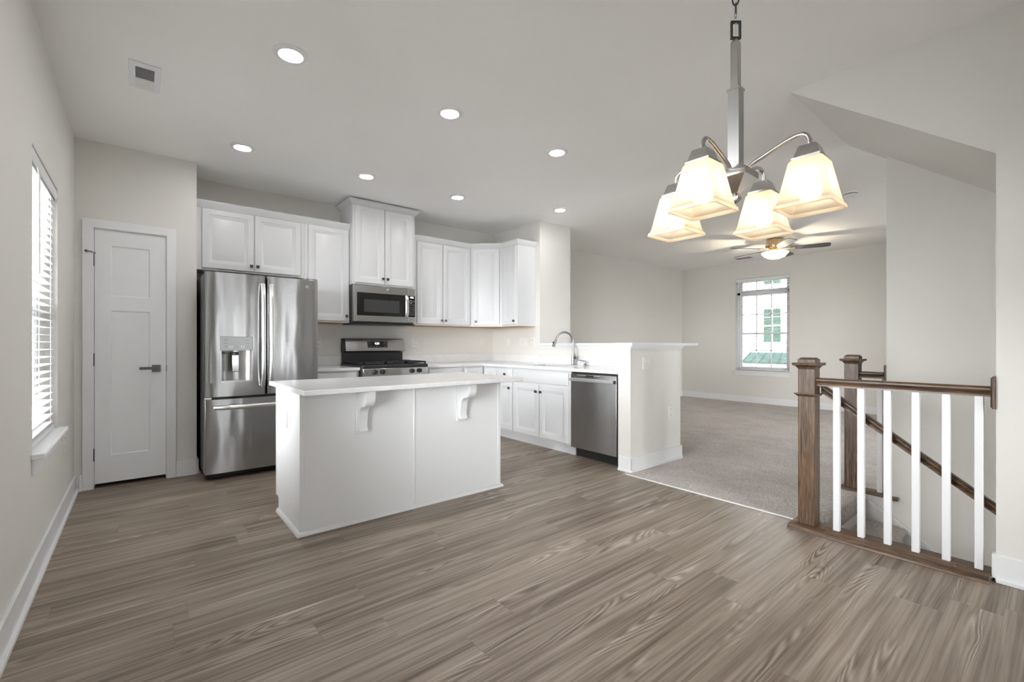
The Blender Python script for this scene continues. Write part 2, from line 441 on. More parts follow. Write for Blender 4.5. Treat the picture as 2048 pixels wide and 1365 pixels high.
m = MB(); m.prism([(1.11, H), (RY, H), (RY, sz(RY))], 'x', RX, SX+.12); m.prism([(RY, H), (YR, H), (YR, sz(YR)), (RY, sz(RY))], 'x', RX+.06, SX+.12)
struct(m.build('ceiling_soffit', 'wall'), 'sloping soffit under the upper stair flight', 'ceiling')

# baseboards
def bb(name, segs, label, shoe=True):
    m = MB()
    for x0, y0, x1, y1, nx, ny in segs:       # wall line and outward normal
        for t, z0, z1 in ((.014, 0.0, .13), (.028, 0.0, .020)) if shoe else ((.014, .0, .12),):
            m.box(min(x0, x1, x0+nx*t, x1+nx*t), min(y0, y1, y0+ny*t, y1+ny*t), z0, max(x0, x1, x0+nx*t, x1+nx*t), max(y0, y1, y0+ny*t, y1+ny*t), z1)
    struct(m.build(name, 'trim', None, .003), label, 'baseboard')
bb('baseboard_left', [(XL, YR, XL, YD, 1, 0), (XL+.028, YD, -.351, YD, 0, -1)], 'white baseboard along the left wall')
bb('baseboard_pantry', [(.236, YD, XPE, YD, 0, -1), (XPE, YD-.014, XPE, YD+.3, 1, 0)], 'short white baseboard between pantry door and refrigerator')
bb('baseboard_bar', [(HX0-.012, HY, HX1, HY, 0, -1), (HX0, HY-.014, HX0, HYB-.012, -1, 0), (HX1, HY-.014, HX1, YP, 1, 0)], 'white baseboard around the end of the bar wall')
bb('baseboard_back', [(XK2, YB, XR, YB, 0, -1)], 'white baseboard on the living room back wall', False)
bb('baseboard_far', [(XR, YR, XR, YB, -1, 0)], 'white baseboard below the far window', False)
bb('baseboard_right', [(RX, YR, RX, RY, -1, 0), (RX-.014, RY, RX+.03, RY, 0, 1)], 'white baseboard at the lower right corner')

# ------------------------------------------------------------------ pantry door
FB = Fr((0, YD, 0), (1, 0, 0), (0, -1, 0))
dr = thing('door_1', (-.06, YD, 0), 'narrow white two-panel pantry door left of the refrigerator', 'door', None, 'structure')
m = MB(FB)
for u0, v0, u1, v1 in ((-.351, 0, DX0+.004, 2.125), (DX1-.004, 0, .236, 2.125)): m.box(u0, 0, v0, u1, .018, v1)
m.box(DX0+.004, 0, DZ-.004, DX1-.004, .018, 2.125)
m.build('door_casing', 'trim', dr, .002)
m = MB(FB); m.box(DX0, -.12, 0, DX0+.0085, .002, DZ); m.box(DX1-.0085, -.12, 0, DX1, .002, DZ); m.box(DX0, -.12, DZ-.0095, DX1, .002, DZ)
m.build('door_jamb', 'trim', dr)
m = MB(FB)
u0, u1, v0, v1 = -.281, .166, .035, 2.050
m.box(u0, -.036, v0, u1, -.007, v1)
def frame_face(m, u0, v0, u1, v1, holes, d0, d1):
    us = sorted({u0, u1, *[h[0] for h in holes], *[h[2] for h in holes]}); vz = sorted({v0, v1, *[h[1] for h in holes], *[h[3] for h in holes]})
    for a, b in zip(us, us[1:]):
        for c, e in zip(vz, vz[1:]):
            if any(h[0] <= a < h[2] and h[1] <= c < h[3] for h in holes): continue
            m.box(a, d0, c, b, d1, e)
slab = m.build('door_slab', 'trim', dr)
m = MB(FB)
hol = [(-.186, .251, .061, 1.411), (-.186, 1.524, .061, 1.930)]
vz = [v0, .251, 1.411, 1.524, 1.930, v1]
for q_ in range(5):
    if q_ in (0, 2, 4): m.box(u0, -.0069, vz[q_], u1, 0, vz[q_+1])
    else: m.box(u0, -.0069, vz[q_], -.186, 0, vz[q_+1]); m.box(.061, -.0069, vz[q_], u1, 0, vz[q_+1])
for h in hol:   # sloped sticking round each sunk panel
    m.loft([[(h[0], 0, h[1]), (h[2], 0, h[1]), (h[2], 0, h[3]), (h[0], 0, h[3])], [(h[0]+.009, -.0068, h[1]+.009), (h[2]-.009, -.0068, h[1]+.009), (h[2]-.009, -.0068, h[3]-.009), (h[0]+.009, -.0068, h[3]-.009)]], False, False)
m.build('door_frame', 'trim', dr)
m = MB(FB); m.box(.073, 0, .908, .131, .009, .966); hd = m.build('door_handle', 'nickel_dark', dr, .002)
m = MB(FB); m.lathe([(.011, 0), (.011, -.045)], (.102, 0, .940), 'y', 14); hm = MB(FB); hm.box(-.007, .045, .930, .113, .056, .952)
nk = MB(FB); nk.tube([(.102, .009, .940), (.102, .047, .940)], .011, 12); nk.build('lever_neck', 'nickel_dark', hd)
hm.build('lever', 'nickel_dark', hd, .003); m.bm.free()
MB(FB).box(.168, .001, .912, .174, .005, .962).build('strike_plate', 'nickel_dark', dr)
for z_ in (1.806, 1.019, .268):
    m = MB(FB); m.tube([(-.288, .008, z_-.05), (-.288, .008, z_+.05)], .0075, 10); hg = m.build('hinge', 'nickel_dark', dr)
    if z_ > 1.5:
        m = MB(FB); m.tube([(-.288, .012, z_+.055), (-.30, .03, z_+.06), (-.322, .045, z_+.058)], .004, 8); m.lathe([(.0, 0), (.010, .002), (.010, .012), (.0, .014)], (-.326, .040, z_+.058), 'y', 12); m.box(-.296, .0, z_+.05, -.274, .014, z_+.056)
        m.build('door_stop', 'nickel_dark', hg)

# ------------------------------------------------------------------ left window and its blind
wn = thing('window_1', (XL, 3.525, .6), 'white double-hung window in the left wall', 'window', None, 'structure')
m = MB(); xo = XL-.15
for b_ in ((WY0, WZ0, WY0+.045, WZ1), (WY1-.045, WZ0, WY1, WZ1), (WY0, WZ0, WY1, WZ0+.05), (WY0, WZ1-.05, WY1, WZ1)):
    m.box(xo, b_[0], b_[1], XL-.085, b_[2], b_[3])
m.build('window_frame', 'trim', wn)
for z0, z1, x in ((WZ0+.05, 1.34, XL-.115), (1.31, WZ1-.05, XL-.14)):
    m = MB()
    for b_ in ((WY0+.045, z0, WY0+.085, z1), (WY1-.085, z0, WY1-.045, z1), (WY0+.085, z0, WY1-.085, z0+.04), (WY0+.085, z1-.04, WY1-.085, z1)):
        m.box(x, b_[0], b_[1], x+.025, b_[2], b_[3])
    yc = (WY0+WY1)/2; m.box(x+.006, yc-.009, z0+.04, x+.02, yc+.009, z1-.04); zc = (z0+z1)/2
    m.box(x+.006, WY0+.085, zc-.009, x+.02, WY1-.085, zc+.009)
    s_ = m.build('window_sash', 'trim', wn)
    MB().box(x+.010, WY0+.085, z0+.04, x+.013, WY1-.085, z1-.04).build('glass_pane', 'glass', s_)
m = MB(); m.prism([(XL-.085, WZ0-.024), (XL+.04, WZ0-.024), (XL+.049, WZ0-.016), (XL+.049, WZ0-.006), (XL+.04, WZ0+.002), (XL-.085, WZ0+.002)], 'y', WY0-.0, WY1)
m.box(XL, WY0-.04, WZ0-.024, XL+.047, WY0, WZ0+.002); m.box(XL, WY1, WZ0-.024, XL+.047, WY1+.04, WZ0+.002)
m.build('window_stool', 'trim', wn, .003)
MB().prism([(XL, WZ0-.024), (XL+.020, WZ0-.024), (XL+.016, WZ0-.095), (XL, WZ0-.105)], 'y', WY0-.01, WY1+.01).build('window_apron', 'trim', wn, .002)

def blind(loc, y0, y1, ztop, zbot, x, inward, pitch, tilt, wand_y, label, wand_len):
    # x: centre line of the slats, inward = +1/-1 direction into the room
    t = thing('window_blind', loc, label, 'blind')
    g = inward
    m = MB(); m.box(min(x-.028*g, x+.030*g), y0+.004, ztop-.05, max(x-.028*g, x+.030*g), y1-.004, ztop); m.build('headrail', 'trim', t)
    m = MB(); m.prism([(x+.030*g, ztop-.062), (x+.036*g, ztop-.060), (x+.040*g, ztop-.03), (x+.036*g, ztop-.003), (x+.030*g, ztop)], 'y', y0+.002, y1-.002); m.build('valance', 'trim', t, .0015)
    m = MB(); z = zbot+.050; k = 0
    hw = .025
    while z < ztop-.06:
        dz = math.tan(tilt)*hw
        m.prism([(x-hw, z-dz*g-.0014), (x, z-.0002), (x+hw, z+dz*g-.0014), (x+hw, z+dz*g+.0014), (x, z+.0026), (x-hw, z-dz*g+.0014)], 'y', y0+.008, y1-.008)
        z += pitch; k += 1
    m.build('slats', 'blind', t)
    m = MB(); m.box(x-.026, y0+.008, zbot+.002, x+.026, y1-.008, zbot+.024); br = m.build('bottom_rail', 'trim', t, .003)
    MB().box(x-.018, y0+.0065, zbot+.006, x+.010, y0+.0085, zbot+.018).build('end_cap_label', 'dark_slot', br)
    for yy in (y0+.13, y1-.13):
        for xx in (x-.024, x+.024):
            m = MB(); m.tube([(xx, yy, zbot+.02), (xx, yy, ztop-.05)], .0009, 6); m.build('ladder_cord', 'plastic', t)
    m = MB(); m.tube([(x+.040*g, wand_y, ztop-.06), (x+.044*g, wand_y, ztop-.10), (x+.044*g, wand_y, ztop-.10-wand_len)], .0045, 8); m.build('tilt_wand', 'plastic', t)
    return t
blind((XL-.04, 3.525, WZ0), WY0, WY1, WZ1-.003, WZ0+.003, XL-.040, 1, .0435, math.radians(-3), WY0+.16, 'white slatted blind lowered over the left window', .50)

# ------------------------------------------------------------------ far window and its blind
def far_window(name, W, label, cols=3):
    y0, y1, z0, z1 = W
    t = thing(name, (XR, (y0+y1)/2, z0), label, 'window', None, 'structure')
    xa, xb = XR+.085, XR+.14
    m = MB()
    for b_ in ((y0, z0, y0+.05, z1), (y1-.05, z0, y1, z1), (y0, z0, y1, z0+.04), (y0, z1-.04, y1, z1), (y0, 2.115, y1, 2.165)):
        m.box(xa, b_[0], b_[1], xb, b_[2], b_[3])
    m.build('window_frame', 'trim', t)
    for za, zb, x in ((z0+.04, 1.365, XR+.10), (1.325, 2.115, XR+.115), (2.165, z1-.04, XR+.11)):
        m = MB()
        for b_ in ((y0+.05, za, y0+.085, zb), (y1-.085, za, y1-.05, zb), (y0+.085, za, y1-.085, za+.035), (y0+.085, zb-.035, y1-.085, zb)):
            m.box(x, b_[0], b_[1], x+.02, b_[2], b_[3])
        wd = (y1-y0-.17)/cols
        for k in range(1, cols):
            yy = y0+.085+wd*k; m.box(x+.004, yy-.010, za+.035, x+.016, yy+.010, zb-.035)
        if zb-za > .4: zc = (za+zb)/2; m.box(x+.004, y0+.085, zc-.010, x+.016, y1-.085, zc+.010)
        s_ = m.build('window_sash', 'trim', t)
        MB().box(x+.008, y0+.085, za+.035, x+.012, y1-.085, zb-.035).build('glass_pane', 'glass', s_)
    MB().box(XR-.045, y0-.035, z0-.024, XR+.085, y1+.035, z0).build('window_stool', 'trim', t, .003)
    MB().box(XR-.016, y0-.005, z0-.095, XR, y1+.005, z0-.024).build('window_apron', 'trim', t, .002)
    return t
far_window('window_2', FW, 'tall white grid window in the far living room wall')
blind((XR+.045, 3.68, FW[2]), FW[0], FW[1], FW[3]-.003, FW[2]+.003, XR+.045, -1, .051, math.radians(2), FW[1]-.10, 'white slatted blind with open slats on the far window', .72)

# unseen doors and windows, added to bring daylight into the rooms
t = thing('added_door_2', (1.44, YR-.08, 0), 'unseen rear double door with four narrow glass lites, added for daylight', 'door', None, 'structure')
m = MB(); LT = (.62, 1.16, 1.72, 2.26); x_ = .30  # narrow lites added for daylight and bright streaks in the refrigerator steel
for c_ in LT: m.box(x_, YR-.12, 0, c_-.07, YR-.06, 2.22); x_ = c_+.07
m.box(x_, YR-.12, 0, 2.58, YR-.06, 2.22)
for c_ in LT: m.box(c_-.07, YR-.12, 0, c_+.07, YR-.06, .35); m.box(c_-.07, YR-.12, 2.05, c_+.07, YR-.06, 2.22)
m.build('door_slab', 'trim', t)
for c_ in LT: MB().box(c_-.07, YR-.092, .35, c_+.07, YR-.088, 2.05).build('glass_pane', 'glass', t)
t = thing('added_door_3', (3.78, YR-.08, SB), 'unseen glazed door added at the foot of the stairs to light the stairwell', 'door', None, 'structure')  # unseen door, put in to light the stairwell
m = MB(); m.box(3.20, YR-.11, SB, 3.36, YR-.05, -.951); m.box(4.22, YR-.11, SB, 4.40, YR-.05, -.951); m.box(3.36, YR-.11, SB, 4.22, YR-.05, SB+.25); m.build('door_frame', 'trim', t)
MB().box(3.36, YR-.083, SB+.25, 4.22, YR-.077, -.951).build('glass_pane', 'glass', t)
t = thing('window_4', (5.4, YR-.08, .45), 'unseen rear window added to light the living room', 'window', None, 'structure')  # not in view, put in to brighten the living room
m = MB()
for x0, z0, x1, z1 in ((4.7, .45, 4.76, 2.15), (5.84, .45, 5.9, 2.15), (4.76, .45, 5.84, .52), (4.76, 2.08, 5.84, 2.15), (4.76, 1.27, 5.84, 1.33)): m.box(x0, YR-.11, z0, x1, YR-.05, z1)
m.build('window_frame', 'trim', t)
MB().box(4.76, YR-.083, .52, 5.84, YR-.077, 2.08).build('glass_pane', 'glass', t)

for k_, (a, b) in enumerate((LW2,)):  # unseen window beside the camera, added as a daylight source
    t = thing('window_%d' % (5+k_), (XL-.1, (a+b)/2, LZ0), 'unseen window added in the left wall level with the camera for daylight', 'window', None, 'structure')
    m = MB()
    for y0, z0, y1, z1 in ((a, LZ0, a+.06, LZ1), (b-.06, LZ0, b, LZ1), (a+.06, LZ0, b-.06, LZ0+.06), (a+.06, LZ1-.06, b-.06, LZ1), (a+.06, 1.27, b-.06, 1.33)): m.box(XL-.14, y0, z0, XL-.08, y1, z1)
    m.build('window_frame', 'trim', t)
    MB().box(XL-.112, a+.06, LZ0+.06, XL-.108, b-.06, LZ1-.06).build('glass_pane', 'glass', t)
blind((XL-.04, 1.375, LZ0), LW2[0], LW2[1], LZ1-.003, LZ0+.003, XL-.040, 1, .0435, math.radians(-3), LW2[0]+.16, 'white slatted blind added on the unseen left window to soften its daylight', .50)  # added to diffuse the daylight from the unseen window
# ------------------------------------------------------------------ cabinets
DOOR = [(0, 0), (0, .015), (.004, .019), (.050, .019), (.053, .0150), (.059, .0150), (.073, .0045), (.078, .0030), (.082, .0045)]
SLAB = [(0, 0), (0, .013), (.010, .019)]
def knob(fr, u, v, parent, d=.019):
    m = MB(fr); m.rings(u-.007, v-.007, u+.007, v+.007, [(0.001, d), (.002, d+.012)])
    m.rings(u-.0135, v-.0135, u+.0135, v+.0135, [(.003, d+.010), (0, d+.013), (0, d+.021), (.0025, d+.024)])
    m.build('knob', 'nickel_dark', parent)
def door(fr, u0, v0, u1, v1, parent, kn=None, prof=DOOR, name='door'):
    o = MB(fr).rings(u0, v0, u1, v1, prof).build(name, 'cab', parent)
    if kn: knob(fr, kn[0], kn[1], o)
    return o
def carcass(fr, u0, v0, u1, v1, depth, parent, bottom=False):
    MB(fr).box(u0, -depth, v0, u1, 0, v1).build('body', 'cab', parent, .0015)
    if bottom: MB(fr).box(u0+.012, -depth+.01, v0-.005, u1-.012, -.022, v0-.0004).build('bottom_panel', 'rawwood', parent)
def crown(fr, path, v0, parent, big=False):
    """path: list of (u, d) corners along the cabinet top (plan), outward is +d side to the right of travel"""
    prof = [(0, 0), (.006, 0), (.010, .012), (.018, .020), (.022, .036), (.032, .050), (.032, .064), (0, .064)] if not big else \
           [(0, 0), (.006, 0), (.010, .008), (.026, .022), (.040, .038), (.050, .044), (.050, .058), (0, .058)]
    m = MB(fr); R = []
    P = [Vector(p) for p in path]
    for i, p in enumerate(P):
        ns = []
        for a, b in ((i-1, i), (i, i+1)):
            if a >= 0 and b < len(P):
                t = (P[b]-P[a]).normalized(); ns.append(Vector((-t.y, t.x)))
        n = sum(ns, Vector((0, 0)))
        n = n/max(1e-6, n.dot(ns[0]))
        R.append([(p.x+n.x*o_, p.y+n.y*o_, v0+h_) for o_, h_ in prof])
    m.loft(R); m.build('crown_molding', 'cab', parent)
FU = Fr((0, 5.01, 0), (1, 0, 0), (0, -1, 0)); UD = .308
G = 'white upper kitchen cabinets'
t = thing('wall_cabinet', (.87, 5.01, 1.82), 'short white two-door cabinet above the refrigerator', 'cabinet', G)
carcass(FU, .386, 1.824, 1.316, 2.40, UD, t)
door(FU, .433, 1.842, .851, 2.390, t, (.828, 1.893)); door(FU, .859, 1.842, 1.277, 2.390, t, (.882, 1.893))
crown(FU, [(.386, 0), (1.316, 0)], 2.396, t)
t = thing('wall_cabinet', (1.55, 5.01, 1.375), 'white single-door upper cabinet between refrigerator and microwave', 'cabinet', G)
carcass(FU, 1.317, 1.375, 1.782, 2.40, UD, t, True)
door(FU, 1.351, 1.392, 1.768, 2.392, t, (1.742, 1.447))
crown(FU, [(1.316, 0), (1.782, 0)], 2.396, t)
FM = Fr((0, 4.92, 0), (1, 0, 0), (0, -1, 0))
t = thing('wall_cabinet', (2.157, 4.92, 1.797), 'tallest white two-door cabinet directly above the microwave', 'cabinet', G)
carcass(FM, 1.784, 1.797, 2.530, 2.672, .398, t)
door(FM, 1.809, 1.816, 2.145, 2.664, t, (2.122, 1.877)); door(FM, 2.153, 1.816, 2.499, 2.664, t, (2.177, 1.877))
crown(FM, [(1.784, -.395), (1.784, 0), (2.530, 0), (2.530, -.395)], 2.666, t, True)
t = thing('wall_cabinet', (2.97, 5.01, 1.37), 'white two-door upper cabinet right of the microwave', 'cabinet', G)
carcass(FU, 2.533, 1.372, 3.392, 2.41, UD, t, True)
door(FU, 2.600, 1.390, 2.957, 2.396, t, (2.935, 1.437)); door(FU, 2.966, 1.390, 3.366, 2.396, t, (2.992, 1.437))
crown(FU, [(2.533, 0), (3.392, 0)], 2.404, t)
# diagonal corner
s2 = math.sqrt(.5)
FD = Fr((3.393, 5.01, 0), (s2, -s2, 0), (-s2, -s2, 0)); LD = .42
t = thing('wall_cabinet', (3.6, 4.95, 1.37), 'white angled single-door upper cabinet in the corner', 'cabinet', G)
MB().prism([(3.393, 5.01), (3.393+LD*s2, 5.01-LD*s2), (XK-.001, 5.01-LD*s2), (XK-.001, YB-.001), (3.393, YB-.001)], 'z', 1.372, 2.41).build('body', 'cab', t)
MB().prism([(3.42, 5.02), (3.405+LD*s2, 4.735), (XK-.01, 4.735), (XK-.01, YB-.01), (3.42, YB-.01)], 'z', 1.367, 1.3716).build('bottom_panel', 'rawwood', t)
door(FD, .034, 1.390, LD-.034, 2.396, t, (.075, 1.437))
crown(FD, [(0, 0), (LD, 0)], 2.404, t)
YE = 4.396
FRX = 3.393+LD*s2
FR_ = Fr((FRX, 0, 0), (0, -1, 0), (-1, 0, 0))
t = thing('wall_cabinet', (3.84, 4.55, 1.37), 'narrow white upper cabinet with exposed end panel near the sink', 'cabinet', G)
carcass(FR_, -(5.01-LD*s2)+.001, 1.372, -YE, 2.41, XK-.001-FRX, t, True)
door(FR_, -4.690, 1.390, -4.414, 2.396, t, (-4.440, 1.437))
crown(FR_, [(-(5.01-LD*s2)+.001, 0), (-YE, 0), (-YE, -(XK-FRX)+.002)], 2.404, t)

# base cabinets
GB = 'white base kitchen cabinets'
BT = CT-.032
FBB = Fr((0, 4.72, 0), (1, 0, 0), (0, -1, 0))
def base(fr, u0, u1, depth, t, toe=True):
    MB(fr).box(u0, -depth, .095, u1, 0, BT).build('body', 'cab', t, .0015)
    if toe: MB(fr).box(u0, -depth, 0, u1, -.055, .0949).build('toe_kick', 'cab', t)
t = thing('base_cabinet', (1.55, 4.72, 0), 'white base cabinet between refrigerator and range', 'cabinet', GB)
base(FBB, 1.302, 1.778, .598, t)
door(FBB, 1.325, .705, 1.755, .848, t, (1.54, .775), SLAB, 'drawer'); door(FBB, 1.325, .118, 1.755, .690, t, (1.722, .62))
t = thing('base_cabinet', (2.83, 4.72, 0), 'white base cabinet just right of the range', 'cabinet', GB)
base(FBB, 2.546, 3.09, .598, t)
door(FBB, 2.605, .705, 3.058, .848, t, (2.83, .775), SLAB, 'drawer'); door(FBB, 2.605, .118, 3.058, .690, t, (3.025, .62))
FS = Fr((3.40, 0, 0), (0, -1, 0), (-1, 0, 0))
t = thing('base_cabinet', (3.6, 4.95, 0), 'white corner base cabinet with folding door pair', 'cabinet', GB)
MB().prism([(3.092, 4.72), (3.40, 4.72), (3.40, 4.42), (XK-.002, 4.42), (XK-.002, YB-.002), (3.092, YB-.002)], 'z', .095, BT).build('body', 'cab', t)
MB().prism([(3.092, 4.775), (3.455, 4.775), (3.455, 4.42), (XK-.002, 4.42), (XK-.002, YB-.002), (3.092, YB-.002)], 'z', 0, .0949).build('toe_kick', 'cab', t)
door(FBB, 3.118, .118, 3.370, .848, t); door(FS, -4.690, .118, -4.436, .848, t)
t = thing('base_cabinet', (3.6, 4.27, 0), 'narrow white base cabinet with one drawer left of the sink cabinet', 'cabinet', GB)
base(FS, -4.418, -4.115, .595, t)
door(FS, -4.398, .712, -4.132, .846, t, (-4.258, .782), SLAB, 'drawer'); door(FS, -4.398, .118, -4.132, .692, t, (-4.176, .620))
t = thing('sink_cabinet', (3.6, 3.65, 0), 'white two-door sink cabinet beside the dishwasher', 'cabinet', GB)
m = MB(FS); m.box(-4.113, -.595, .095, -4.095, 0, BT); m.box(-3.214, -.595, .095, -3.196, 0, BT); m.box(-4.095, -.595, .095, -3.214, 0, .113); m.box(-4.095, -.018, .113, -3.214, 0, BT)
m.build('body', 'cab', t); MB(FS).box(-4.113, -.595, 0, -3.196, -.055, .0949).build('toe_kick', 'cab', t)
door(FS, -4.101, .708, -3.228, .836, t, None, SLAB, 'false_drawer_front')
door(FS, -4.101, .116, -3.667, .690, t, (-3.706, .617)); door(FS, -3.659, .116, -3.231, .690, t, (-3.630, .617))

# countertops
m = MB(); m.box(1.300, 4.688, CT-.031, 1.7815, YB-.001, CT); t = m.build('countertop', 'quartz', None, .003)
tag(t, 'short white quartz worktop left of the range', 'countertop')
MB().box(1.300, YB-.02, CT+.0005, 1.7815, YB-.001, CT+.110).build('backsplash', 'quartz', t, .002)
SK = (3.49, 3.43, 3.86, 4.05)      # sink hole x0,y0,x1,y1
m = MB(); z0, z1 = CT-.031, CT
xe, ye = 3.358, HYB+.001
# top as a grid of quads around the sink hole, then walls
def slab_with_hole(m, outer, hole):
    xs = sorted({p[0] for p in outer} | {hole[0], hole[2]}); ys = sorted({p[1] for p in outer} | {hole[1], hole[3]})
    def inside(x, y):
        n = len(outer); c = False
        for i in range(n):
            (xa, ya), (xb, yb) = outer[i], outer[(i+1) % n]
            if (ya > y) != (yb > y) and x < (xb-xa)*(y-ya)/(yb-ya)+xa: c = not c
        return c and not (hole[0] < x < hole[2] and hole[1] < y < hole[3])
    cells = {}
    for i in range(len(xs)-1):
        for j in range(len(ys)-1):
            if inside((xs[i]+xs[i+1])/2, (ys[j]+ys[j+1])/2): cells[i, j] = 1
    for (i, j) in cells:
        a, b, c, d = xs[i], ys[j], xs[i+1], ys[j+1]
        m.face([(a, b, z1), (c, b, z1), (c, d, z1), (a, d, z1)]); m.face([(a, b, z0), (a, d, z0), (c, d, z0), (c, b, z0)])
        if (i-1, j) not in cells: m.face([(a, b, z0), (a, b, z1), (a, d, z1), (a, d, z0)])
        if (i+1, j) not in cells: m.face([(c, b, z0), (c, d, z0), (c, d, z1), (c, b, z1)])
        if (i, j-1) not in cells: m.face([(a, b, z0), (c, b, z0), (c, b, z1), (a, b, z1)])
        if (i, j+1) not in cells: m.face([(a, d, z0), (a, d, z1), (c, d, z1), (c, d, z0)])
slab_with_hole(m, [(2.5435, 4.688), (xe, 4.688), (xe, ye), (XK-.001, ye), (XK-.001, YB-.001), (2.5435, YB-.001)], SK)
t = m.build('countertop', 'quartz', None, .003); tag(t, 'L-shaped white quartz worktop holding the sink', 'countertop')
m = MB(); m.box(2.5435, YB-.02, CT+.0005, XK-.001, YB-.001, CT+.110); m.box(XK-.02, ye, CT+.0005, XK-.001, YB-.02, CT+.110)
m.build('backsplash', 'quartz', t, .002)
# sink bowl
m = MB(); x0, y0, x1, y1 = SK
r = lambda i, z: [(x0+i, y0+i, z), (x1-i, y0+i, z), (x1-i, y1-i, z), (x0+i, y1-i, z)]
m.loft([r(-.012, CT-.0315), r(-.012, CT-.0345), r(-.001, CT-.036), r(.004, CT-.20), r(.03, CT-.215)], False, True)
t = m.build('sink', 'steel_plain'); tag(t, 'stainless sink bowl set under the worktop', 'sink')
MB().lathe([(.045, 0), (.045, .003), (.03, .001)], (3.68, 3.74, CT-.2145)).build('drain', 'chrome', t)
# faucet
fx, fy = 3.918, 3.655
t = thing('faucet', (fx, fy, CT), 'gooseneck pull-down faucet in brushed metal behind the sink', 'faucet')
MB().lathe([(.026, 0), (.026, .006), (.020, .012), (.0195, .09), (.0185, .10), (.014, .135), (.0125, .16)], (fx, fy, CT)).build('base', 'chrome', t)
pts = [(fx, fy, CT+.15), (fx, fy, 1.16)]
ux, uy = -.875, .485        # spout direction (over the bowl)
for k in range(1, 15):
    a = PI*k/14*0.90
    pts.append((fx+ux*.105*(1-math.cos(a)), fy+uy*.105*(1-math.cos(a)), 1.16+.105*math.sin(a)*1.12))
MB().tube(pts, .0115, 14).build('spout', 'chrome', t)
e_ = Vector(pts[-1]); dv = (Vector(pts[-1])-Vector(pts[-2])).normalized()
sp_ = MB().tube([tuple(e_), tuple(e_+dv*.01), tuple(e_+dv*.05), tuple(e_+dv*.095)], [.0125, .0145, .0165, .0195], 14).build('spray_head', 'chrome', t)
q_ = e_+dv*.045
MB().box(q_.x+ux*.016-.007, q_.y+uy*.016-.007, q_.z-.014, q_.x+ux*.016+.007, q_.y+uy*.016+.007, q_.z+.014).build('spray_button', 'black', sp_, .003)
hb = MB().tube([(fx, fy-.015, CT+.085), (fx, fy-.052, CT+.085)], [.0165, .0150], 14).build('handle_hub', 'chrome', t)
MB().tube([(fx-.004, fy-.045, CT+.090), (fx-.03, fy-.06, CT+.115), (fx-.055, fy-.07, CT+.135)], [.007, .0055, .0045], 10).build('handle', 'chrome', hb)
t = thing('soap_dispenser', (3.925, 3.475, CT), 'small metal soap pump right of the faucet', 'soap dispenser')
MB().lathe([(.021, 0), (.021, .004), (.013, .016), (.010, .036), (.0105, .05), (.007, .055)], (3.925, 3.475, CT)).build('body', 'chrome', t)
MB().tube([(3.925, 3.475, CT+.048), (3.89, 3.50, CT+.058), (3.85, 3.53, CT+.062), (3.845, 3.534, CT+.056)], [.006, .0055, .005, .005], 10).build('pump_spout', 'chrome', t)

# ------------------------------------------------------------------ bar top
m = MB()
m.prism([(3.350, HY-.026), (4.49, HY-.026), (4.49, YP-.002), (3.965, YP-.002), (3.965, HYB+.03), (3.350, HYB+.03)], 'z', 1.1225, 1.152)
t = m.build('bar_top', 'trim', None, .004); tag(t, 'long white bar ledge capping the half-height wall', 'bar top')
m = MB(); prof = [(0, -.035), (.010, -.035), (.013, -.024), (.024, -.010), (.026, -.0004), (0, -.0004)]
P = [(XK, YP-.002), (XK, HYB), (HX0, HYB), (HX0, HY), (HX1, HY), (HX1, YP-.002)]
R = []
for i, p in enumerate(P):
    ns = []
    for a, b in ((i-1, i), (i, i+1)):
        if a >= 0 and b < len(P):
            v_ = (Vector(P[b])-Vector(P[a])).normalized(); ns.append(Vector((v_.y, -v_.x)))
    n = sum(ns, Vector((0, 0)));  n = n/max(1e-6, n.dot(ns[0]))
    R.append([(p[0]+n.x*o_, p[1]+n.y*o_, 1.1225+h_) for o_, h_ in prof])
m.loft(R); m.build('edge_molding', 'trim', t)

# ------------------------------------------------------------------ island
IX0, IX1, IY0, IY1 = .73, 2.236, 2.879, 3.487
IZ = .854
t = thing('kitchen_island', (1.48, 3.18, 0), 'white kitchen island cabinet with panelled front and corbels', 'island')
m = MB(); m.prism([(IY0+.004, 0), (IY1-.075, 0), (IY1-.075, .085), (IY1-.05, .10), (IY1-.02, .10), (IY1-.02, IZ), (IY0+.004, IZ)], 'x', IX0+.004, IX1-.004)
m.build('body', 'island', t)
FI = Fr((0, IY0+.004, 0), (1, 0, 0), (0, -1, 0))
for a, b in ((IX0+.028, 1.470), (1.486, IX1-.028)): MB(FI).box(a, 0, .0, b, .002, IZ).build('front_panel', 'island', t)
MB(FI).prism([(1.470, 0), (1.486, 0), (1.486, .004), (1.482, .007), (1.474, .007), (1.470, .004)], 'z', .0, IZ).build('batten', 'island', t)
for a, b in ((IX0-.001, IX0+.0275), (IX1-.0275, IX1+.001)): MB().box(a, IY0-.002, 0, b, IY0+.03, IZ).build('corner_trim', 'island', t, .002)
m = MB(); m.prism([(IY0+.03, 0), (IY1-.074, 0), (IY1-.074, .087), (IY1-.05, .10), (IY1-.019, .10), (IY1-.019, IZ), (IY0+.03, IZ)], 'x', IX0, IX0+.004); m.build('side_panel', 'island', t)
m = MB(); m.box(IX0-.001, IY1-.022, .095, IX0+.02, IY1, IZ); m.build('face_frame', 'island', t, .002)
for k, (a, b) in enumerate(((.76, 1.22), (1.235, 1.72), (1.735, 2.21))):
    o = MB(Fr((0, IY1-.02, 0), (-1, 0, 0), (0, 1, 0))).rings(-b, .12, -a, .82, DOOR).build('door', 'island', t)
m = MB(); sh = [(0, 0), (.019, 0), (.019, .006), (.012, .019), (0, .024)]
P = [(IX0, IY1-.075), (IX0, IY0-.002), (IX1, IY0-.002), (IX1, IY1-.075)]
R = []
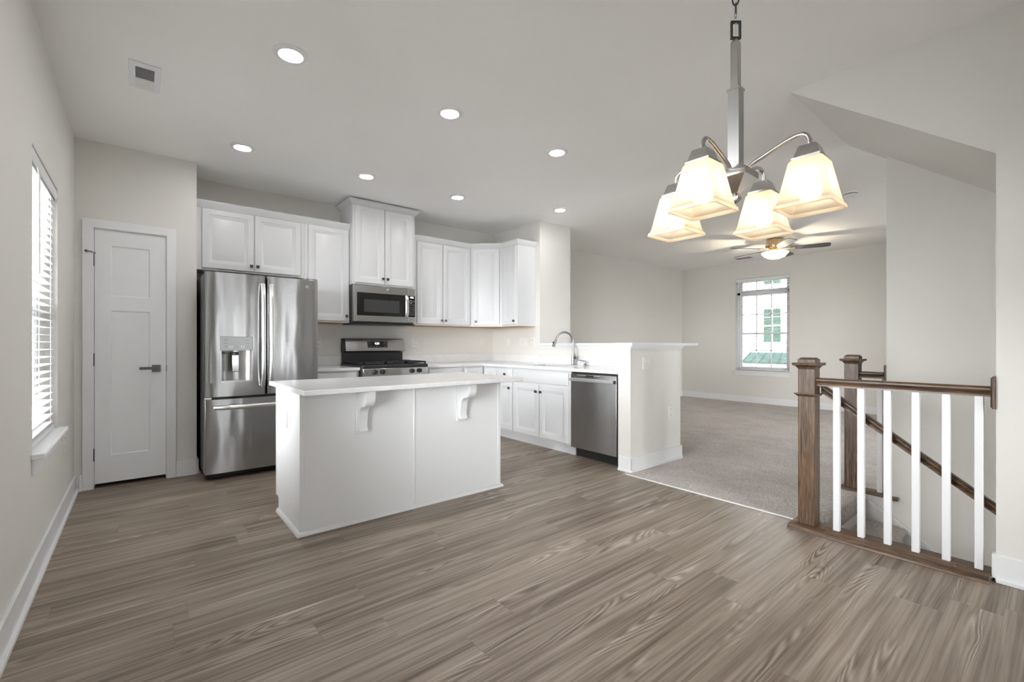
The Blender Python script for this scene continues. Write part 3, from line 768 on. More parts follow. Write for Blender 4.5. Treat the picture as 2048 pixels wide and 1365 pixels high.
for i, p in enumerate(P):
    ns = []
    for a, b in ((i-1, i), (i, i+1)):
        if a >= 0 and b < len(P):
            v_ = (Vector(P[b])-Vector(P[a])).normalized(); ns.append(Vector((v_.y, -v_.x)))
    n = sum(ns, Vector((0, 0))); n = n/max(1e-6, n.dot(ns[0]))
    R.append([(p[0]+n.x*o_, p[1]+n.y*o_, h_) for o_, h_ in sh])
m.loft(R); m.build('shoe_molding', 'island', t)
def corbel(xc):
    wv = .030
    y = IY0+.002
    prof = [(0, IZ), (-.165, IZ), (-.166, IZ-.03)]
    for k in range(0, 9):         # convex nose then concave sweep
        a = PI/2*k/8; prof.append((-.166+.052*(1-math.cos(a)), IZ-.03-.075*math.sin(a)))
    for k in range(1, 10):
        a = PI/2*k/9; prof.append((-.114+.070*math.sin(a), IZ-.105-.060*(1-math.cos(a))))
    prof += [(-.036, IZ-.20), (-.032, IZ-.235), (-.052, IZ-.268), (-.016, IZ-.268), (0, IZ-.268)]
    o = MB().prism([(y+a, b) for a, b in prof], 'x', xc-wv, xc+wv).build('corbel', 'island', t, .003)
    MB().box(xc-.040, IY0-.012, IZ-.288, xc+.040, IY0+.0015, IZ).build('back_plate', 'island', o, .002)
corbel(1.101); corbel(1.863)
t = MB().box(.692, 2.655, IZ+.0005, 2.288, 3.512, .8835).build('island_countertop', 'quartz', None, .004)
tag(t, 'white quartz worktop overhanging the kitchen island', 'countertop')

# ------------------------------------------------------------------ refrigerator
t = thing('refrigerator', (.85, 4.9, 0), 'stainless french door refrigerator with water dispenser', 'refrigerator')
MB().box(.408, 4.545, .05, 1.292, 5.29, 1.735).build('body', 'fridge_side', t, .004)
def bowed(x0, x1, yb, yf, z0, z1, bulge=.010, n=14, holes=None):
    arc = [(x0+(x1-x0)*k/n, yf+bulge*((2*k/n-1)**2)) for k in range(n+1)]
    arc = [(x0, yf+bulge+.010)]+[(x0+.004, yf+bulge+.003)]+arc[1:-1]+[(x1-.004, yf+bulge+.003), (x1, yf+bulge+.010)]
    return [(x0, yb)]+arc+[(x1, yb)]
FY = 4.468
def dooro(name, x0, x1, z0, z1):
    return MB().prism(bowed(x0, x1, 4.54, FY, z0, z1), 'z', z0, z1).build(name, 'steel', t, .002)
# left door with a recess for the dispenser
DXa, DXb, DZa, DZb = .522, .746, .832, 1.085
m = MB()
for z0, z1 in ((.700, .815), (1.205, 1.742)): m.prism(bowed(.412, .853, 4.54, FY, z0, z1), 'z', z0, z1)
poly = bowed(.412, .853, 4.54, FY, 0, 0, n=28)
def cut(poly, a, b):
    f = [p for p in poly[1:-1] if a-1e-9 <= p[0] <= b+1e-9]
    yy = lambda x: FY+.010*((2*(x-.412)/.441-1)**2)
    f = [p for p in f if p[0] not in (a, b)]
    e0 = [(a, yy(a))] if a > .42 else []; e1 = [(b, yy(b))] if b < .85 else []
    return [(a, 4.54)]+e0+f+e1+[(b, 4.54)]
for a, b in ((.412, .512), (.754, .853)): m.prism(cut(poly, a, b), 'z', .815, 1.205)
m.box(.512, 4.525, .815, .754, 4.54, 1.205)
ld = m.build('door', 'steel', t)
dooro('door', .868, 1.297, .700, 1.742)
for a, b in ((.405, .50), (1.20, 1.295)): MB().box(a, 4.5, 1.7425, b, 4.56, 1.752).build('hinge_cover', 'fridge_side', t)
fd = dooro('freezer_drawer', .406, 1.297, .060, .678)
MB().box(.412, 4.515, .679, 1.29, 4.545, .699).build('door_gasket', 'black', t)
MB().box(.408, 4.49, .682, .455, 4.515, .694).build('hinge', 'steel_bright', t)
MB().box(.42, 4.56, .012, 1.28, 4.62, .0495).build('toe_grille', 'black', t)
for x_ in (.45, 1.25):
    MB().lathe([(.018, 0), (.018, .05)], (x_, 4.60, 0)).build('foot', 'black', t)
def vhandle(x, z0, z1, side):
    pts = []
    for k in range(13):
        s_ = k/12; pts.append((x, FY-.012-.042*(1-(2*s_-1)**8), z0+(z1-z0)*s_))
    o = MB().tube(pts, .017, 12, ry=.011, up=Vector((0, 1, 0))).build('handle', 'steel_bright', t)
vhandle(.829, .775, 1.668, 0); vhandle(.893, .775, 1.668, 1)
pts = [(.47+(.77)*k/14, FY-.012-.045*(1-(2*k/14-1)**8), .612) for k in range(15)]
MB().tube(pts, .012, 12, ry=.018).build('drawer_handle', 'steel_bright', t)
dp = MB(); dp.box(.514, 4.466, 1.086, .752, 4.53, 1.203); dpo = dp.build('dispenser_panel', 'steel_panel', t, .003)
m = MB()
m.box(.514, 4.470, .816, .752, 4.525, .832)                                     # tray
m.box(.514, 4.468, .832, .522, 4.525, 1.086); m.box(.744, 4.468, .832, .752, 4.525, 1.086)
m.build('dispenser_frame', 'steel_plain', t)
# curved dark recess
R = []
for zz in (.832, 1.086):
    R.append([(.522+.222*k/12, 4.480+.044*math.sin(PI*k/12)**.6, zz) for k in range(13)])
m = MB(); m.loft(R, False, False, False); m.build('dispenser_recess', 'steel_plain', t)
MB().box(.600, 4.482, .905, .652, 4.490, 1.05).build('dispenser_paddle', 'chrome', t, .004)
MB().lathe([(.026, 0), (.026, .014), (.018, .022)], (.626, 4.490, 1.053)).build('dispenser_nozzle', 'black', t)
def bits(parent, spots, mat, name):
    m = MB()
    for (a, b, wd, ht, y_) in spots: m.box(a-wd/2, y_, b-ht/2, a+wd/2, y_+.0008, b+ht/2)
    return m.build(name, mat, parent)
for b_ in [(.552, 1.176, .022, .004, 4.4655), (.552, 1.148, .022, .004, 4.4655), (.552, 1.118, .014, .004, 4.4655), (.714, 1.176, .022, .004, 4.4655), (.714, 1.146, .022, .004, 4.4655), (.714, 1.118, .012, .004, 4.4655), (.632, 1.118, .022, .004, 4.4655)]: bits(dpo, [b_], 'legend_grey', 'button_legend')
for x_ in (.590, .676):
    MB().tube([(x_+.012*math.cos(a*PI/8), 4.4655, 1.118+.009*math.sin(a*PI/8)) for a in range(16)], .0016, 6, True).build('button_ring', 'plastic', dpo)
def badge(x, y, z, r, parent, dark=True):
    b_ = MB().lathe([(r, 0), (r, -.002), (r*.9, -.003)], (x, y, z), 'y', 24).build('badge', 'legend_grey' if dark else 'steel_bright', parent)
    m = MB()
    yy = y-.0035
    m.tube([(x+r*.80*math.cos(a*PI/12), yy, z+r*.80*math.sin(a*PI/12)) for a in range(24)], r*.05, 5, True)
    # interlaced script letters
    m.tube([(x-r*.12+r*.34*math.cos(a), yy, z+r*.42*math.sin(a)) for a in [PI*.25+k*PI*1.6/12 for k in range(13)]], r*.07, 5)
    m.tube([(x+r*.20, yy, z-r*.05), (x+r*.10, yy, z-r*.55), (x-r*.15, yy, z-r*.6)], r*.06, 5)
    m.tube([(x+r*.30+r*.24*math.cos(a), yy, z+r*.22+r*.20*math.sin(a)) for a in [PI*.2+k*PI*1.3/8 for k in range(9)]], r*.07, 5)
    m.tube([(x+r*.34+r*.26*math.cos(a), yy, z-r*.22+r*.22*math.sin(a)) for a in [PI*.5+k*PI*1.4/8 for k in range(9)]], r*.07, 5)
    m.build('monogram', 'legend' if dark else 'legend_grey', b_)
badge(1.197, FY+.0035, 1.674, .0175, t)

# ------------------------------------------------------------------ microwave
t = thing('microwave', (2.16, 4.95, 1.372), 'over-the-range stainless microwave with black glass door', 'microwave')
MB().box(1.787, 4.955, 1.374, 2.529, 5.318, 1.7955).build('body', 'fridge_side', t, .003)
MB().box(1.792, 4.905, 1.360, 2.524, 5.25, 1.3735).build('vent_base', 'black', t)
m = MB(); m.box(1.790, 4.906, 1.390, 2.436, 4.954, 1.792)
dm = m.build('door', 'steel_plain', t, .004)
m = MB(); m.box(2.4365, 4.906, 1.390, 2.529, 4.954, 1.792); m.build('control_housing', 'steel_plain', t, .004)
MB().box(1.828, 4.902, 1.458, 2.395, 4.9065, 1.712).build('window_glass', 'blackglass', dm, .003)
MB().box(1.905, 4.9012, 1.498, 2.325, 4.9018, 1.638).build('window_mesh', 'innerglass', dm)
m = MB(); m.tube([(2.413, 4.898-.022*(1-(2*k/10-1)**6), 1.466+.24*k/10) for k in range(11)], .019, 12, ry=.007, up=Vector((0, 1, 0))); m.build('handle', 'steel_bright', dm)
cp = MB().box(2.441, 4.902, 1.460, 2.524, 4.9065, 1.710).build('control_panel', 'blackglass', t, .002)
text('clock_digits', '4:24', .030, (2.482, 4.9012, 1.690), (PI/2, 0, 0), 'digits', cp, .9)
MB().tube([(2.470+.016*math.cos(a*PI/10), 4.9015, 1.638+.016*math.sin(a*PI/10)) for a in range(20)], .0022, 6, True).build('dial', 'steel_bright', cp)
sp = []
for r_ in range(6):
    for c_ in range(3):
        sp.append((2.460+.022*c_, 1.603-.022*r_-(.006 if r_ else 0), .010, .0055, 4.9013))
sp += [(2.506, 1.645, .006, .012, 4.9013)]
bits(cp, sp, 'legend', 'keypad_print')
badge(2.186, 4.9055, 1.755, .014, dm, False)

# ------------------------------------------------------------------ range
RG = thing('gas_range', (2.16, 4.95, 0), 'stainless gas range with black cooktop between worktops', 'range')
x0, x1 = 1.787, 2.541
MB().box(x0, 4.665, .10, x1, 5.305, .905).build('body', 'blackmatte', RG)
MB().box(x0+.03, 4.70, 0, x1-.03, 5.25, .0995).build('toe_base', 'black', RG)
MB().box(x0-.0008, 4.62, .886, x1+.0008, 5.295, .918).build('cooktop', 'blackmatte', RG, .006)
m = MB(); m.prism([(4.618, .800), (4.613, .806), (4.613, .880), (4.625, .885), (4.664, .885), (4.664, .800)], 'x', x0, x1)
cp = m.build('control_panel', 'steel_plain', RG, .003)
for kx in (1.911, 1.996, 2.339, 2.429):
    kn = MB().lathe([(.026, 0), (.026, -.012), (.023, -.016), (.022, -.026), (.019, -.029)], (kx, 4.6125, .845), 'y', 24).build('knob', 'black', cp)
    MB().box(kx-.006, 4.569, .825, kx+.006, 4.584, .865).build('knob_grip', 'black', kn, .002)
od = MB().box(x0+.002, 4.620, .235, x1-.002, 4.664, .794).build('oven_door', 'steel_plain', RG, .004)
MB().box(x0+.11, 4.6165, .33, x1-.11, 4.6205, .64).build('oven_window', 'blackglass', od)
MB().tube([(x0+.05+(x1-x0-.1)*k/10, 4.62-.05*(1-(2*k/10-1)**8), .735) for k in range(11)], .012, 10).build('handle', 'steel_bright', od)
MB().box(x0+.002, 4.622, .105, x1-.002, 4.664, .228).build('storage_drawer', 'steel_plain', RG, .003)
# backguard
m = MB(); m.box(x0+.012, 5.245, .918, x1-.012, 5.3, 1.055); m.build('backguard_base', 'blackmatte', RG)
m = MB(); m.prism([(5.300, 1.045), (5.232, 1.045), (5.206, 1.062), (5.222, 1.150), (5.236, 1.192), (5.255, 1.205), (5.300, 1.205)], 'x', x0+.002, x1-.002); m.build('backguard_sides', 'blackmatte', RG)
m = MB(); m.prism([(5.228, 1.044), (5.204, 1.060), (5.219, 1.150), (5.233, 1.194), (5.252, 1.2065), (5.253, 1.2045), (5.236, 1.1918), (5.222, 1.150), (5.207, 1.062), (5.230, 1.0462)], 'x', x0+.026, x1-.005)
bg_ = m.build('backguard', 'steel_plain', RG)
a_ = math.atan2(.015, .09)
cl = MB(); cl.loft([[(2.070, 5.2115, 1.098), (2.318, 5.2115, 1.098), (2.318, 5.2218, 1.172), (2.070, 5.2218, 1.172)], [(2.072, 5.2085, 1.100), (2.316, 5.2085, 1.100), (2.316, 5.2190, 1.170), (2.072, 5.2190, 1.170)]])
clo = cl.build('clock_panel', 'blackglass', bg_)
text('clock_digits', '4:24', .036, (2.185, 5.2128, 1.147), (PI/2-.14, 0, 0), 'digits', clo, .95)
m = MB()
for (a, b) in [(2.083, 1.143), (2.108, 1.143), (2.273, 1.143), (2.298, 1.143), (2.085, 1.116), (2.112, 1.116), (2.148, 1.114), (2.175, 1.113), (2.198, 1.113), (2.225, 1.114), (2.275, 1.116), (2.300, 1.116)]:
    y_ = 5.2085+(b-1.100)*.15-.0009; m.box(a-.005, y_, b-.003, a+.005, y_+.0009, b+.003)
for (a, b, wd) in [(2.092, 1.160, .03), (2.285, 1.160, .026), (2.29, 1.104, .022)]:
    y_ = 5.2085+(b-1.100)*.15-.0009; m.box(a-wd/2, y_, b-.0015, a+wd/2, y_+.0009, b+.0015)
m.build('legend_print', 'legend', clo)
# grates: three side by side
for ga, gb in ((x0+.012, x0+.256), (x0+.258, x1-.258), (x1-.256, x1-.012)):
    m = MB(); ya, yb_ = 4.645, 5.225; z0, z1 = .930, .948
    for yy in (ya, yb_-.014): m.box(ga, yy, z0, gb, yy+.014, z1)
    for xx in (ga, gb-.014): m.box(xx, ya, z0, xx+.014, yb_, z1)
    xc = (ga+gb)/2
    m.box(xc-.006, ya, z0+.003, xc+.006, yb_, z1+.002); m.box(ga, (ya+yb_)/2-.007, z0, gb, (ya+yb_)/2+.007, z1)
    for yc in (ya+.145, yb_-.145):
        m.box(ga, yc-.006, z0+.003, gb, yc+.006, z1+.002)
        for k in (-1, 1):
            m.box(ga+.02, yc+k*.065-.005, z0+.004, ga+.085, yc+k*.065+.005, z1+.002); m.box(gb-.085, yc+k*.065-.005, z0+.004, gb-.02, yc+k*.065+.005, z1+.002)
    for xx in (ga+.002, gb-.014):
        for yy in (ya+.002, yb_-.014, (ya+yb_)/2-.006): m.box(xx, yy, .918, xx+.012, yy+.012, z0)
    g_ = m.build('burner_grate', 'iron', RG)
    for yc in (ya+.145, yb_-.145):
        MB().lathe([(.048, 0), (.050, .006), (.036, .008), (.036, .016), (.030, .0175)], (xc, yc, .9175), 'z', 20).build('burner_cap', 'blackmatte', g_)

# ------------------------------------------------------------------ dishwasher
t = thing('dishwasher', (3.6, 2.895, 0), 'stainless dishwasher at the end of the sink run', 'dishwasher')
MB(FS).box(-3.188, -.58, .095, -2.602, -.004, .855).build('tub', 'black', t)
m = MB(FS); m.box(-3.183, -.003, .100, -2.612, .022, .843); dd = m.build('door', 'steel_flat', t, .004)
m = MB(FS); m.box(-3.186, -.4, .0, -2.603, -.065, .0945); m.build('toe_kick', 'blackmatte', t)
MB(FS).box(-2.985, .0222, .818, -2.885, .0232, .835).build('display_slot', 'black', dd)
MB(FS).box(-3.10, .0222, .829, -2.80, .0228, .837).build('label_strip', 'steel_bright', dd)
m = MB(FS); m.tube([(-3.165, .022, .789), (-3.165, .055, .787), (-2.632, .055, .787), (-2.632, .022, .789)], .008, 8); m.bm.free()
m = MB(FS); m.rings(-3.172, .772, -2.628, .804, [(.004, .040), (0, .044), (0, .056), (.004, .060)]); h_ = m.build('handle', 'steel_bright', dd)
for u_ in (-3.160, -2.640): MB(FS).box(u_-.010, .0222, .774, u_+.010, .0405, .802).build('handle_mount', 'nickel_dark', h_, .002)
# curved crease pressed under the handle
m = MB(FS)
for k in range(16):
    pass
m.bm.free()

# ------------------------------------------------------------------ outlets and switches (modelled once at the origin facing -Y)
def plate_base(name, label, cat, wd, ht, group):
    t = thing(name, (0, 0, 0), label, cat, group)
    MB(Fr((0, 0, 0), (1, 0, 0), (0, -1, 0))).rings(-wd/2, -ht/2, wd/2, ht/2, [(0, 0), (0, .003), (.003, .006)]).build('cover_plate', 'plastic', t)
    return t
F0 = Fr((0, 0, 0), (1, 0, 0), (0, -1, 0))
GO = 'white duplex outlets on the kitchen walls'
def outlet(label, ux=0.0):
    t = plate_base('wall_outlet', label, 'outlet', .073, .117, GO)
    for vz_ in (.027, -.027):
        r_ = MB(F0).rings(-.017, vz_-.016, .017, vz_+.016, [(0, .0058), (0, .0072), (.002, .0080)]).build('receptacle', 'plastic', t)
        m = MB(F0); m.box(-.0085, .0080, vz_-.003, -.0055, .0084, vz_+.007); m.box(.0055, .0080, vz_-.003, .0085, .0084, vz_+.007); m.box(-.003, .0080, vz_-.012, .003, .0084, vz_-.007); m.build('slots', 'dark_slot', r_)
    return t
def rocker(label, gangs, group=None):
    t = plate_base('light_switch', label, 'switch', .073+.046*(gangs-1), .117, group)
    for k in range(gangs):
        u_ = (k-(gangs-1)/2)*.046
        MB(F0).rings(u_-.0165, -.034, u_+.0165, .034, [(0, .0058), (.001, .0066), (.002, .0095)]).build('rocker', 'plastic', t)
    return t
RW = PI/2*-1     # facing -X
o1 = outlet('white outlet on the back wall just right of the range'); o1.location = (2.747, YB-.0005, 1.161)
dup(o1, (1.545, YB-.0005, 1.166), 0, 'white outlet on the back wall beside the refrigerator')
dup(o1, (XK-.0005, 4.450, 1.166), RW, 'white outlet nearest the sink on the right kitchen wall')
dup(o1, (HX1-.185, HY-.0005, .479), 0, 'white outlet low on the end of the bar wall')
dup(o1, (IX0-.0005, 3.202, .661), RW, 'white outlet on the left side of the island')
dup(o1, (XL+.0005, 4.231, .484), PI/2, 'white outlet low on the left wall past the window')
s1 = rocker('white rocker switch on the back wall near the corner', 1); s1.location = (3.80, YB-.0005, 1.172)
s2_ = rocker('white three-gang switch plate on the right kitchen wall', 3); s2_.location = (XK-.0005, 4.636, 1.166); s2_.rotation_euler = (0, 0, RW)
t = plate_base('light_switch', 'small white dimmer switch under the corner cabinet', 'switch', .073, .117, None)
for nm, a in (('toggle', (-.006, .0058, -.014, .006, .014, .012)),):
    m = MB(F0); m.box(*a); m.build(nm, 'plastic', t, .002)
t.location = (XK-.0005, 4.966, 1.168); t.rotation_euler = (0, 0, RW)
t = plate_base('light_switch', 'white two-toggle switch plate high on the end of the bar wall', 'switch', .118, .117, None)
for u_ in (-.023, .023):
    MB(F0).prism([(.0058, -.006), (.0058, .010), (.017, .016), (.018, .010)], 'x', u_-.005, u_+.005).build('toggle', 'plastic', t)
    m = MB(F0); m.box(u_-.0025, .0060, .030, u_+.0025, .0068, .035); m.box(u_-.0025, .0060, -.035, u_+.0025, .0068, -.030); m.build('screw', 'legend', t)
t.location = (3.605, HY-.0005, .966)

# ------------------------------------------------------------------ ceiling fixtures
spots = [(.640, 2.705, 'front row, nearest the left wall'), (.640, 4.230, 'above the refrigerator'), (1.652, 2.695, 'front row, middle, above the island'),
         (1.660, 4.210, 'between refrigerator and range'), (2.680, 2.681, 'front row, rightmost, before the bar'), (2.665, 4.186, 'back row right of the range'), (3.86, 3.81, 'above the kitchen sink')]
dl = thing('downlight', (0, 0, 0), '', 'ceiling light', 'recessed ceiling lights of the kitchen')
MB().lathe([(.058, -.0075), (.062, -.012), (.080, -.0095), (.088, -.003), (.088, 0), (.058, 0)], (0, 0, 0), 'z', 40, False, False).build('trim_ring', 'trim', dl)
MB().lathe([(.0005, -.0105), (.040, -.0098), (.059, -.0078)], (0, 0, 0), 'z', 40, False, False).build('lens', 'lens', dl)
for k, (x, y, tx) in enumerate(spots):
    lab = 'lit round recessed ceiling light, '+tx
    if k == 0: dl.location = (x, y, H); dl['label'] = lab
    else: dup(dl, (x, y, H), None, lab)
t = thing('exhaust_vent', (.02, 3.487, H), 'square white exhaust vent cover in the ceiling', 'vent')
a, b, c, d = -.0535, .0935, 3.319, 3.655
m = MB(); m.box(a, c, H-.008, b, d, H-.0005); m.build('cover', 'trim', t, .002)
m = MB(); m.box(a+.030, c+.05, H-.0092, b-.030, c+.185, H-.0082); gr = m.build('grille', 'dark_slot', t)
m = MB()
for k in range(10): yy = c+.055+k*.0135; m.box(a+.030, yy, H-.0105, b-.030, yy+.004, H-.0092)
m.build('louvers', 'legend', gr)
MB().box(a+.030, c+.195, H-.0102, b-.030, d-.022, H-.0082).build('lens_panel', 'plastic', t, .002)
t = thing('smoke_detector', (5.80, 1.44, H), 'round white smoke detector on the living room ceiling', 'smoke detector')
MB().lathe([(.070, 0), (.070, -.012), (.060, -.016), (.062, -.03), (.050, -.040), (.02, -.043)], (5.80, 1.44, H-.0002), 'z', 28).build('housing', 'plastic', t)
MB().lathe([(.0635, -.018), (.0635, -.022)], (5.80, 1.44, H), 'z', 28, False, False).build('sensor_slot', 'dark_slot', t)
t = thing('air_register', (8.66, 3.78, H), 'white slotted air register in the ceiling by the far window', 'vent')
MB().box(8.56, 3.62, H-.008, 8.76, 3.95, H-.0003).build('frame', 'trim', t, .002)
m = MB()
for k in range(8): m.box(8.585+k*.019, 3.645, H-.0095, 8.585+k*.019+.007, 3.925, H-.0082)
m.build('slots', 'legend_grey', t)

# ------------------------------------------------------------------ chandelier
CX, CY = 1.391, .632
t = thing('chandelier', (CX, CY, H), 'brushed nickel chandelier with four square frosted glass shades', 'chandelier')
MB().lathe([(.065, 0), (.065, -.008), (.055, -.02), (.02, -.026)], (CX, CY, H-.0002), 'z', 28).build('canopy', 'nickel', t)
zz = H-.03; k = 0
while zz > 2.135:
    ang = (k % 2)*PI/2+.5
    pts = [(CX+.009*math.cos(a)*math.cos(ang), CY+.009*math.cos(a)*math.sin(ang), zz-.0225+.0225*math.sin(a)) for a in [2*PI*j/14 for j in range(14)]]
    MB().tube(pts, .0023, 7, True, up=Vector((math.sin(ang), -math.cos(ang), .01))).build('chain_link', 'nickel_dark', t); zz -= .0385; k += 1
MB().tube([(CX+.004, CY, H-.03), (CX-.003, CY+.004, 2.5), (CX+.004, CY-.003, 2.3), (CX, CY, 2.075)], .0022, 6).build('lamp_cord', 'plastic', t)
L45 = Fr((CX, CY, 0), (math.cos(-.686), math.sin(-.686), 0), (math.sin(.686), math.cos(.686), 0))
m = MB(L45); m.box(-.015, -.004, 2.064, -.010, .004, 2.118); m.box(.010, -.004, 2.064, .015, .004, 2.118); m.box(-.010, -.004, 2.112, .010, .004, 2.118); m.box(-.010, -.004, 2.064, .010, .004, 2.070)
m.build('hanging_loop', 'nickel_dark', t)
MB().sq(CX, CY, [(1.915, .0108), (2.050, .0108), (2.056, .0095), (2.064, .004)]).build('upper_stem', 'nickel', t)
MB().sq(CX, CY, [(1.665, .0165), (1.905, .0165), (1.906, .0190), (1.912, .0190), (1.917, .0110)]).build('lower_stem', 'nickel', t)
MB().sq(CX, CY, [(1.597, .006), (1.600, .010), (1.640, .046), (1.656, .047), (1.662, .044), (1.664, .016)]).build('hub', 'nickel', t)
m = MB(); m.sphere((CX, CY, 1.592), .0075, 12); m.sq(CX, CY, [(1.566, .002), (1.580, .012), (1.586, .012), (1.590, .004)]); m.build('finial', 'chrome', t)
AR = .196
for k in range(4):
    ax, ay = ((1, 0), (0, 1), (-1, 0), (0, -1))[k]
    P = lambda r_, z_: (CX+ax*r_, CY+ay*r_, z_)
    prof = [(.036, 1.655), (.042, 1.668), (.055, 1.676), (.080, 1.685), (.110, 1.697), (.140, 1.708), (.165, 1.714), (.180, 1.713), (.190, 1.706), (.1955, 1.694), (.196, 1.672)]
    MB().tube([P(*p) for p in prof], .0062, 10, up=Vector((-ay, ax, .001))).build('arm', 'nickel', t)
    sx_, sy_ = CX+ax*AR, CY+ay*AR
    MB().sq(sx_, sy_, [(1.676, .019), (1.674, .021), (1.644, .030), (1.643, .034), (1.637, .034), (1.636, .030)]).build('shade_fitter', 'nickel', t)
    m = MB()
    def ring(z_, h_, c=.006):
        return [(sx_-h_+c, sy_-h_, z_), (sx_+h_-c, sy_-h_, z_), (sx_+h_, sy_-h_+c, z_), (sx_+h_, sy_+h_-c, z_), (sx_+h_-c, sy_+h_, z_), (sx_-h_+c, sy_+h_, z_), (sx_-h_, sy_+h_-c, z_), (sx_-h_, sy_-h_+c, z_)]
    m.loft([ring(1.635, .030), ring(1.6345, .038), ring(1.630, .041), ring(1.530, .0600), ring(1.518, .0640), ring(1.515, .0680), ring(1.505, .0688), ring(1.504, .0665), ring(1.509, .0640)], False, False)
    sh_ = m.build('lamp_shade', 'shade', t)
    MB().lathe([(.013, .0), (.013, -.030), (.010, -.034)], (sx_, sy_, 1.6355), 'z', 14).build('socket', 'plastic', sh_)
    MB().lathe([(.010, .036), (.016, .024), (.025, .010), (.029, -.008), (.026, -.022), (.016, -.034), (.001, -.0385)], (sx_, sy_, 1.563), 'z', 16).build('bulb', 'bulb', sh_)

# ------------------------------------------------------------------ ceiling fan
fx, fy, fz = 7.467, 2.804, 2.568
t = thing('ceiling_fan', (fx, fy, H), 'dark five-blade ceiling fan with lit bowl in the living room', 'ceiling fan')
MB().lathe([(.085, H-fz-.0002), (.105, H-fz-.012), (.125, .10), (.130, .06), (.120, .03), (.085, .018), (.06, .012)], (fx, fy, fz), 'z', 32).build('motor_housing', 'brass', t)
MB().lathe([(.06, .0118), (.065, .0), (.058, -.025), (.080, -.034), (.080, -.040)], (fx, fy, fz), 'z', 28).build('light_kit', 'brass', t)
bw = MB().lathe([(.178, -.034), (.182, -.038), (.172, -.058), (.135, -.095), (.07, -.122), (.004, -.130)], (fx, fy, fz), 'z', 36, False, False).build('glass_bowl', 'bowl', t)
MB().sphere((fx, fy, fz-.070), .025, 12).build('bulb', 'fanbulb', bw)
MB().lathe([(.010, -.128), (.008, -.140), (.003, -.146)], (fx, fy, fz), 'z', 12).build('finial', 'brass', t)
for dx in (-.03, .03):
    MB().tube([(fx+dx, fy-.05, fz-.035), (fx+dx, fy-.06, fz-.25)], .0016, 6).build('pull_chain', 'brass', t)
for k in range(5):
    a = math.radians(2.7)+2*PI*k/5
    U = Vector((math.cos(a), math.sin(a), 0)); Nn = Vector((-math.sin(a), math.cos(a), 0)); pt = math.radians(-12)
    fb = lambda u, d, v: Vector((fx, fy, fz+.012))+U*u+Nn*(d*math.cos(pt)-v*math.sin(pt))+Vector((0, 0, d*math.sin(pt)+v*math.cos(pt)))
    out = [(.20, -.045), (.26, -.056), (.45, -.066), (.62, -.070), (.685, -.060), (.70, -.035), (.70, .035), (.685, .060), (.62, .070), (.45, .066), (.26, .056), (.20, .045)]
    bo = MB(fb).loft([[(u, d, 0) for u, d in out], [(u, d, .007) for u, d in out]]).build('blade', 'blade', t)
    MB(fb).loft([[(.07, -.02, -.006), (.15, -.015, -.006), (.26, -.035, -.006), (.26, .035, -.006), (.15, .015, -.006), (.07, .02, -.006)], [(.07, -.02, -.0002), (.15, -.015, -.0002), (.26, -.035, -.0002), (.26, .035, -.0002), (.15, .015, -.0002), (.07, .02, -.0002)]]).build('blade_bracket', 'brass', bo)

# ------------------------------------------------------------------ stairs and railings
m = MB()
for i in range(1, 12):
    z = -.19*i; ya = ST-.255*(i-1); yb_ = ST-.255*i
    m.prism([(ya-.002, z), (yb_-.008, z), (yb_-.022, z-.010), (yb_-.024, z-.024), (yb_-.014, z-.036), (yb_, z-.040), (yb_, z-.30), (ya-.002, z-.30)], 'x', CE+.007, SX-.016)
m.box(CE+.007, ST-.012, -.191, SX-.016, ST-.002, -.042)
t = m.build('staircase', 'carpet'); struct(t, 'carpeted stairs going down behind the white balusters', 'stairs')
m = MB(); sl = .72
yt, yb_ = ST+.0, YR+.2
m.prism([(SY-.002, -.10), (ST, -.03), (ST, -.42), (yb_, -.42-sl*(ST-yb_)), (yb_, -.10-sl*(SY-yb_))], 'x', SX-.015, SX-.001)
cp = [(SY+.10, -.035), (SY+.10, -.06), (yb_, -.06-sl*(SY+.1-yb_)), (yb_, -.035-sl*(SY+.1-yb_))]
m.prism(cp, 'x', SX-.026, SX-.001)
struct(m.build('trim_2', 'trim', None, .002), 'white stair skirt board sloping down the far stair wall', 'trim')
def newel(parent, xc, yc, z0, top, collar=True):
    h = .046
    n_ = MB().sq(xc, yc, [(z0, h), (top-.068, h)]).build('newel_post', 'woodz', parent, .003)
    MB().sq(xc, yc, [(top-.068, h), (top-.062, h+.004), (top-.052, h+.010), (top-.046, h+.024), (top-.032, h+.026), (top-.031, h+.001), (top-.012, h+.001), (top, h-.013)]).build('post_cap', 'woodz', n_)
    if collar: MB().sq(xc, yc, [(top-.240, h+.0005), (top-.235, h+.006), (top-.228, h+.012), (top-.224, h+.017), (top-.220, h+.017), (top-.219, h+.0005)]).build('post_collar', 'woodz', n_)
    return n_
RAIL = [(-.020, 0), (.020, 0), (.020, .012), (.014, .020), (.029, .034), (.029, .042), (.020, .050), (-.020, .050), (-.029, .042), (-.029, .034), (-.014, .020), (-.020, .012)]
XC = 3.213
t = thing('stair_railing', (XC, .65, 0), 'dark oak railing with six white balusters at the stair opening', 'railing')
MB().prism([(3.108, 0), (3.118, .024), (3.128, .030), (3.286, .030), (3.286, -.004), (3.118, -.004)], 'y', RY+.016, 1.098).build('base_plate', 'woody', t, .003)
newel(t, XC, 1.012, .0302, 1.058)
MB().prism([(XC+a, .885+b) for a, b in RAIL], 'y', RY+.018, .966).build('handrail', 'woody', t)
ro = MB(Fr((0, RY+.001, 0), (1, 0, 0), (0, 1, 0))).rings(XC-.042, .828, XC+.042, .985, [(0, 0), (0, .010), (.010, .017)]).build('wall_rosette', 'woodz', t)
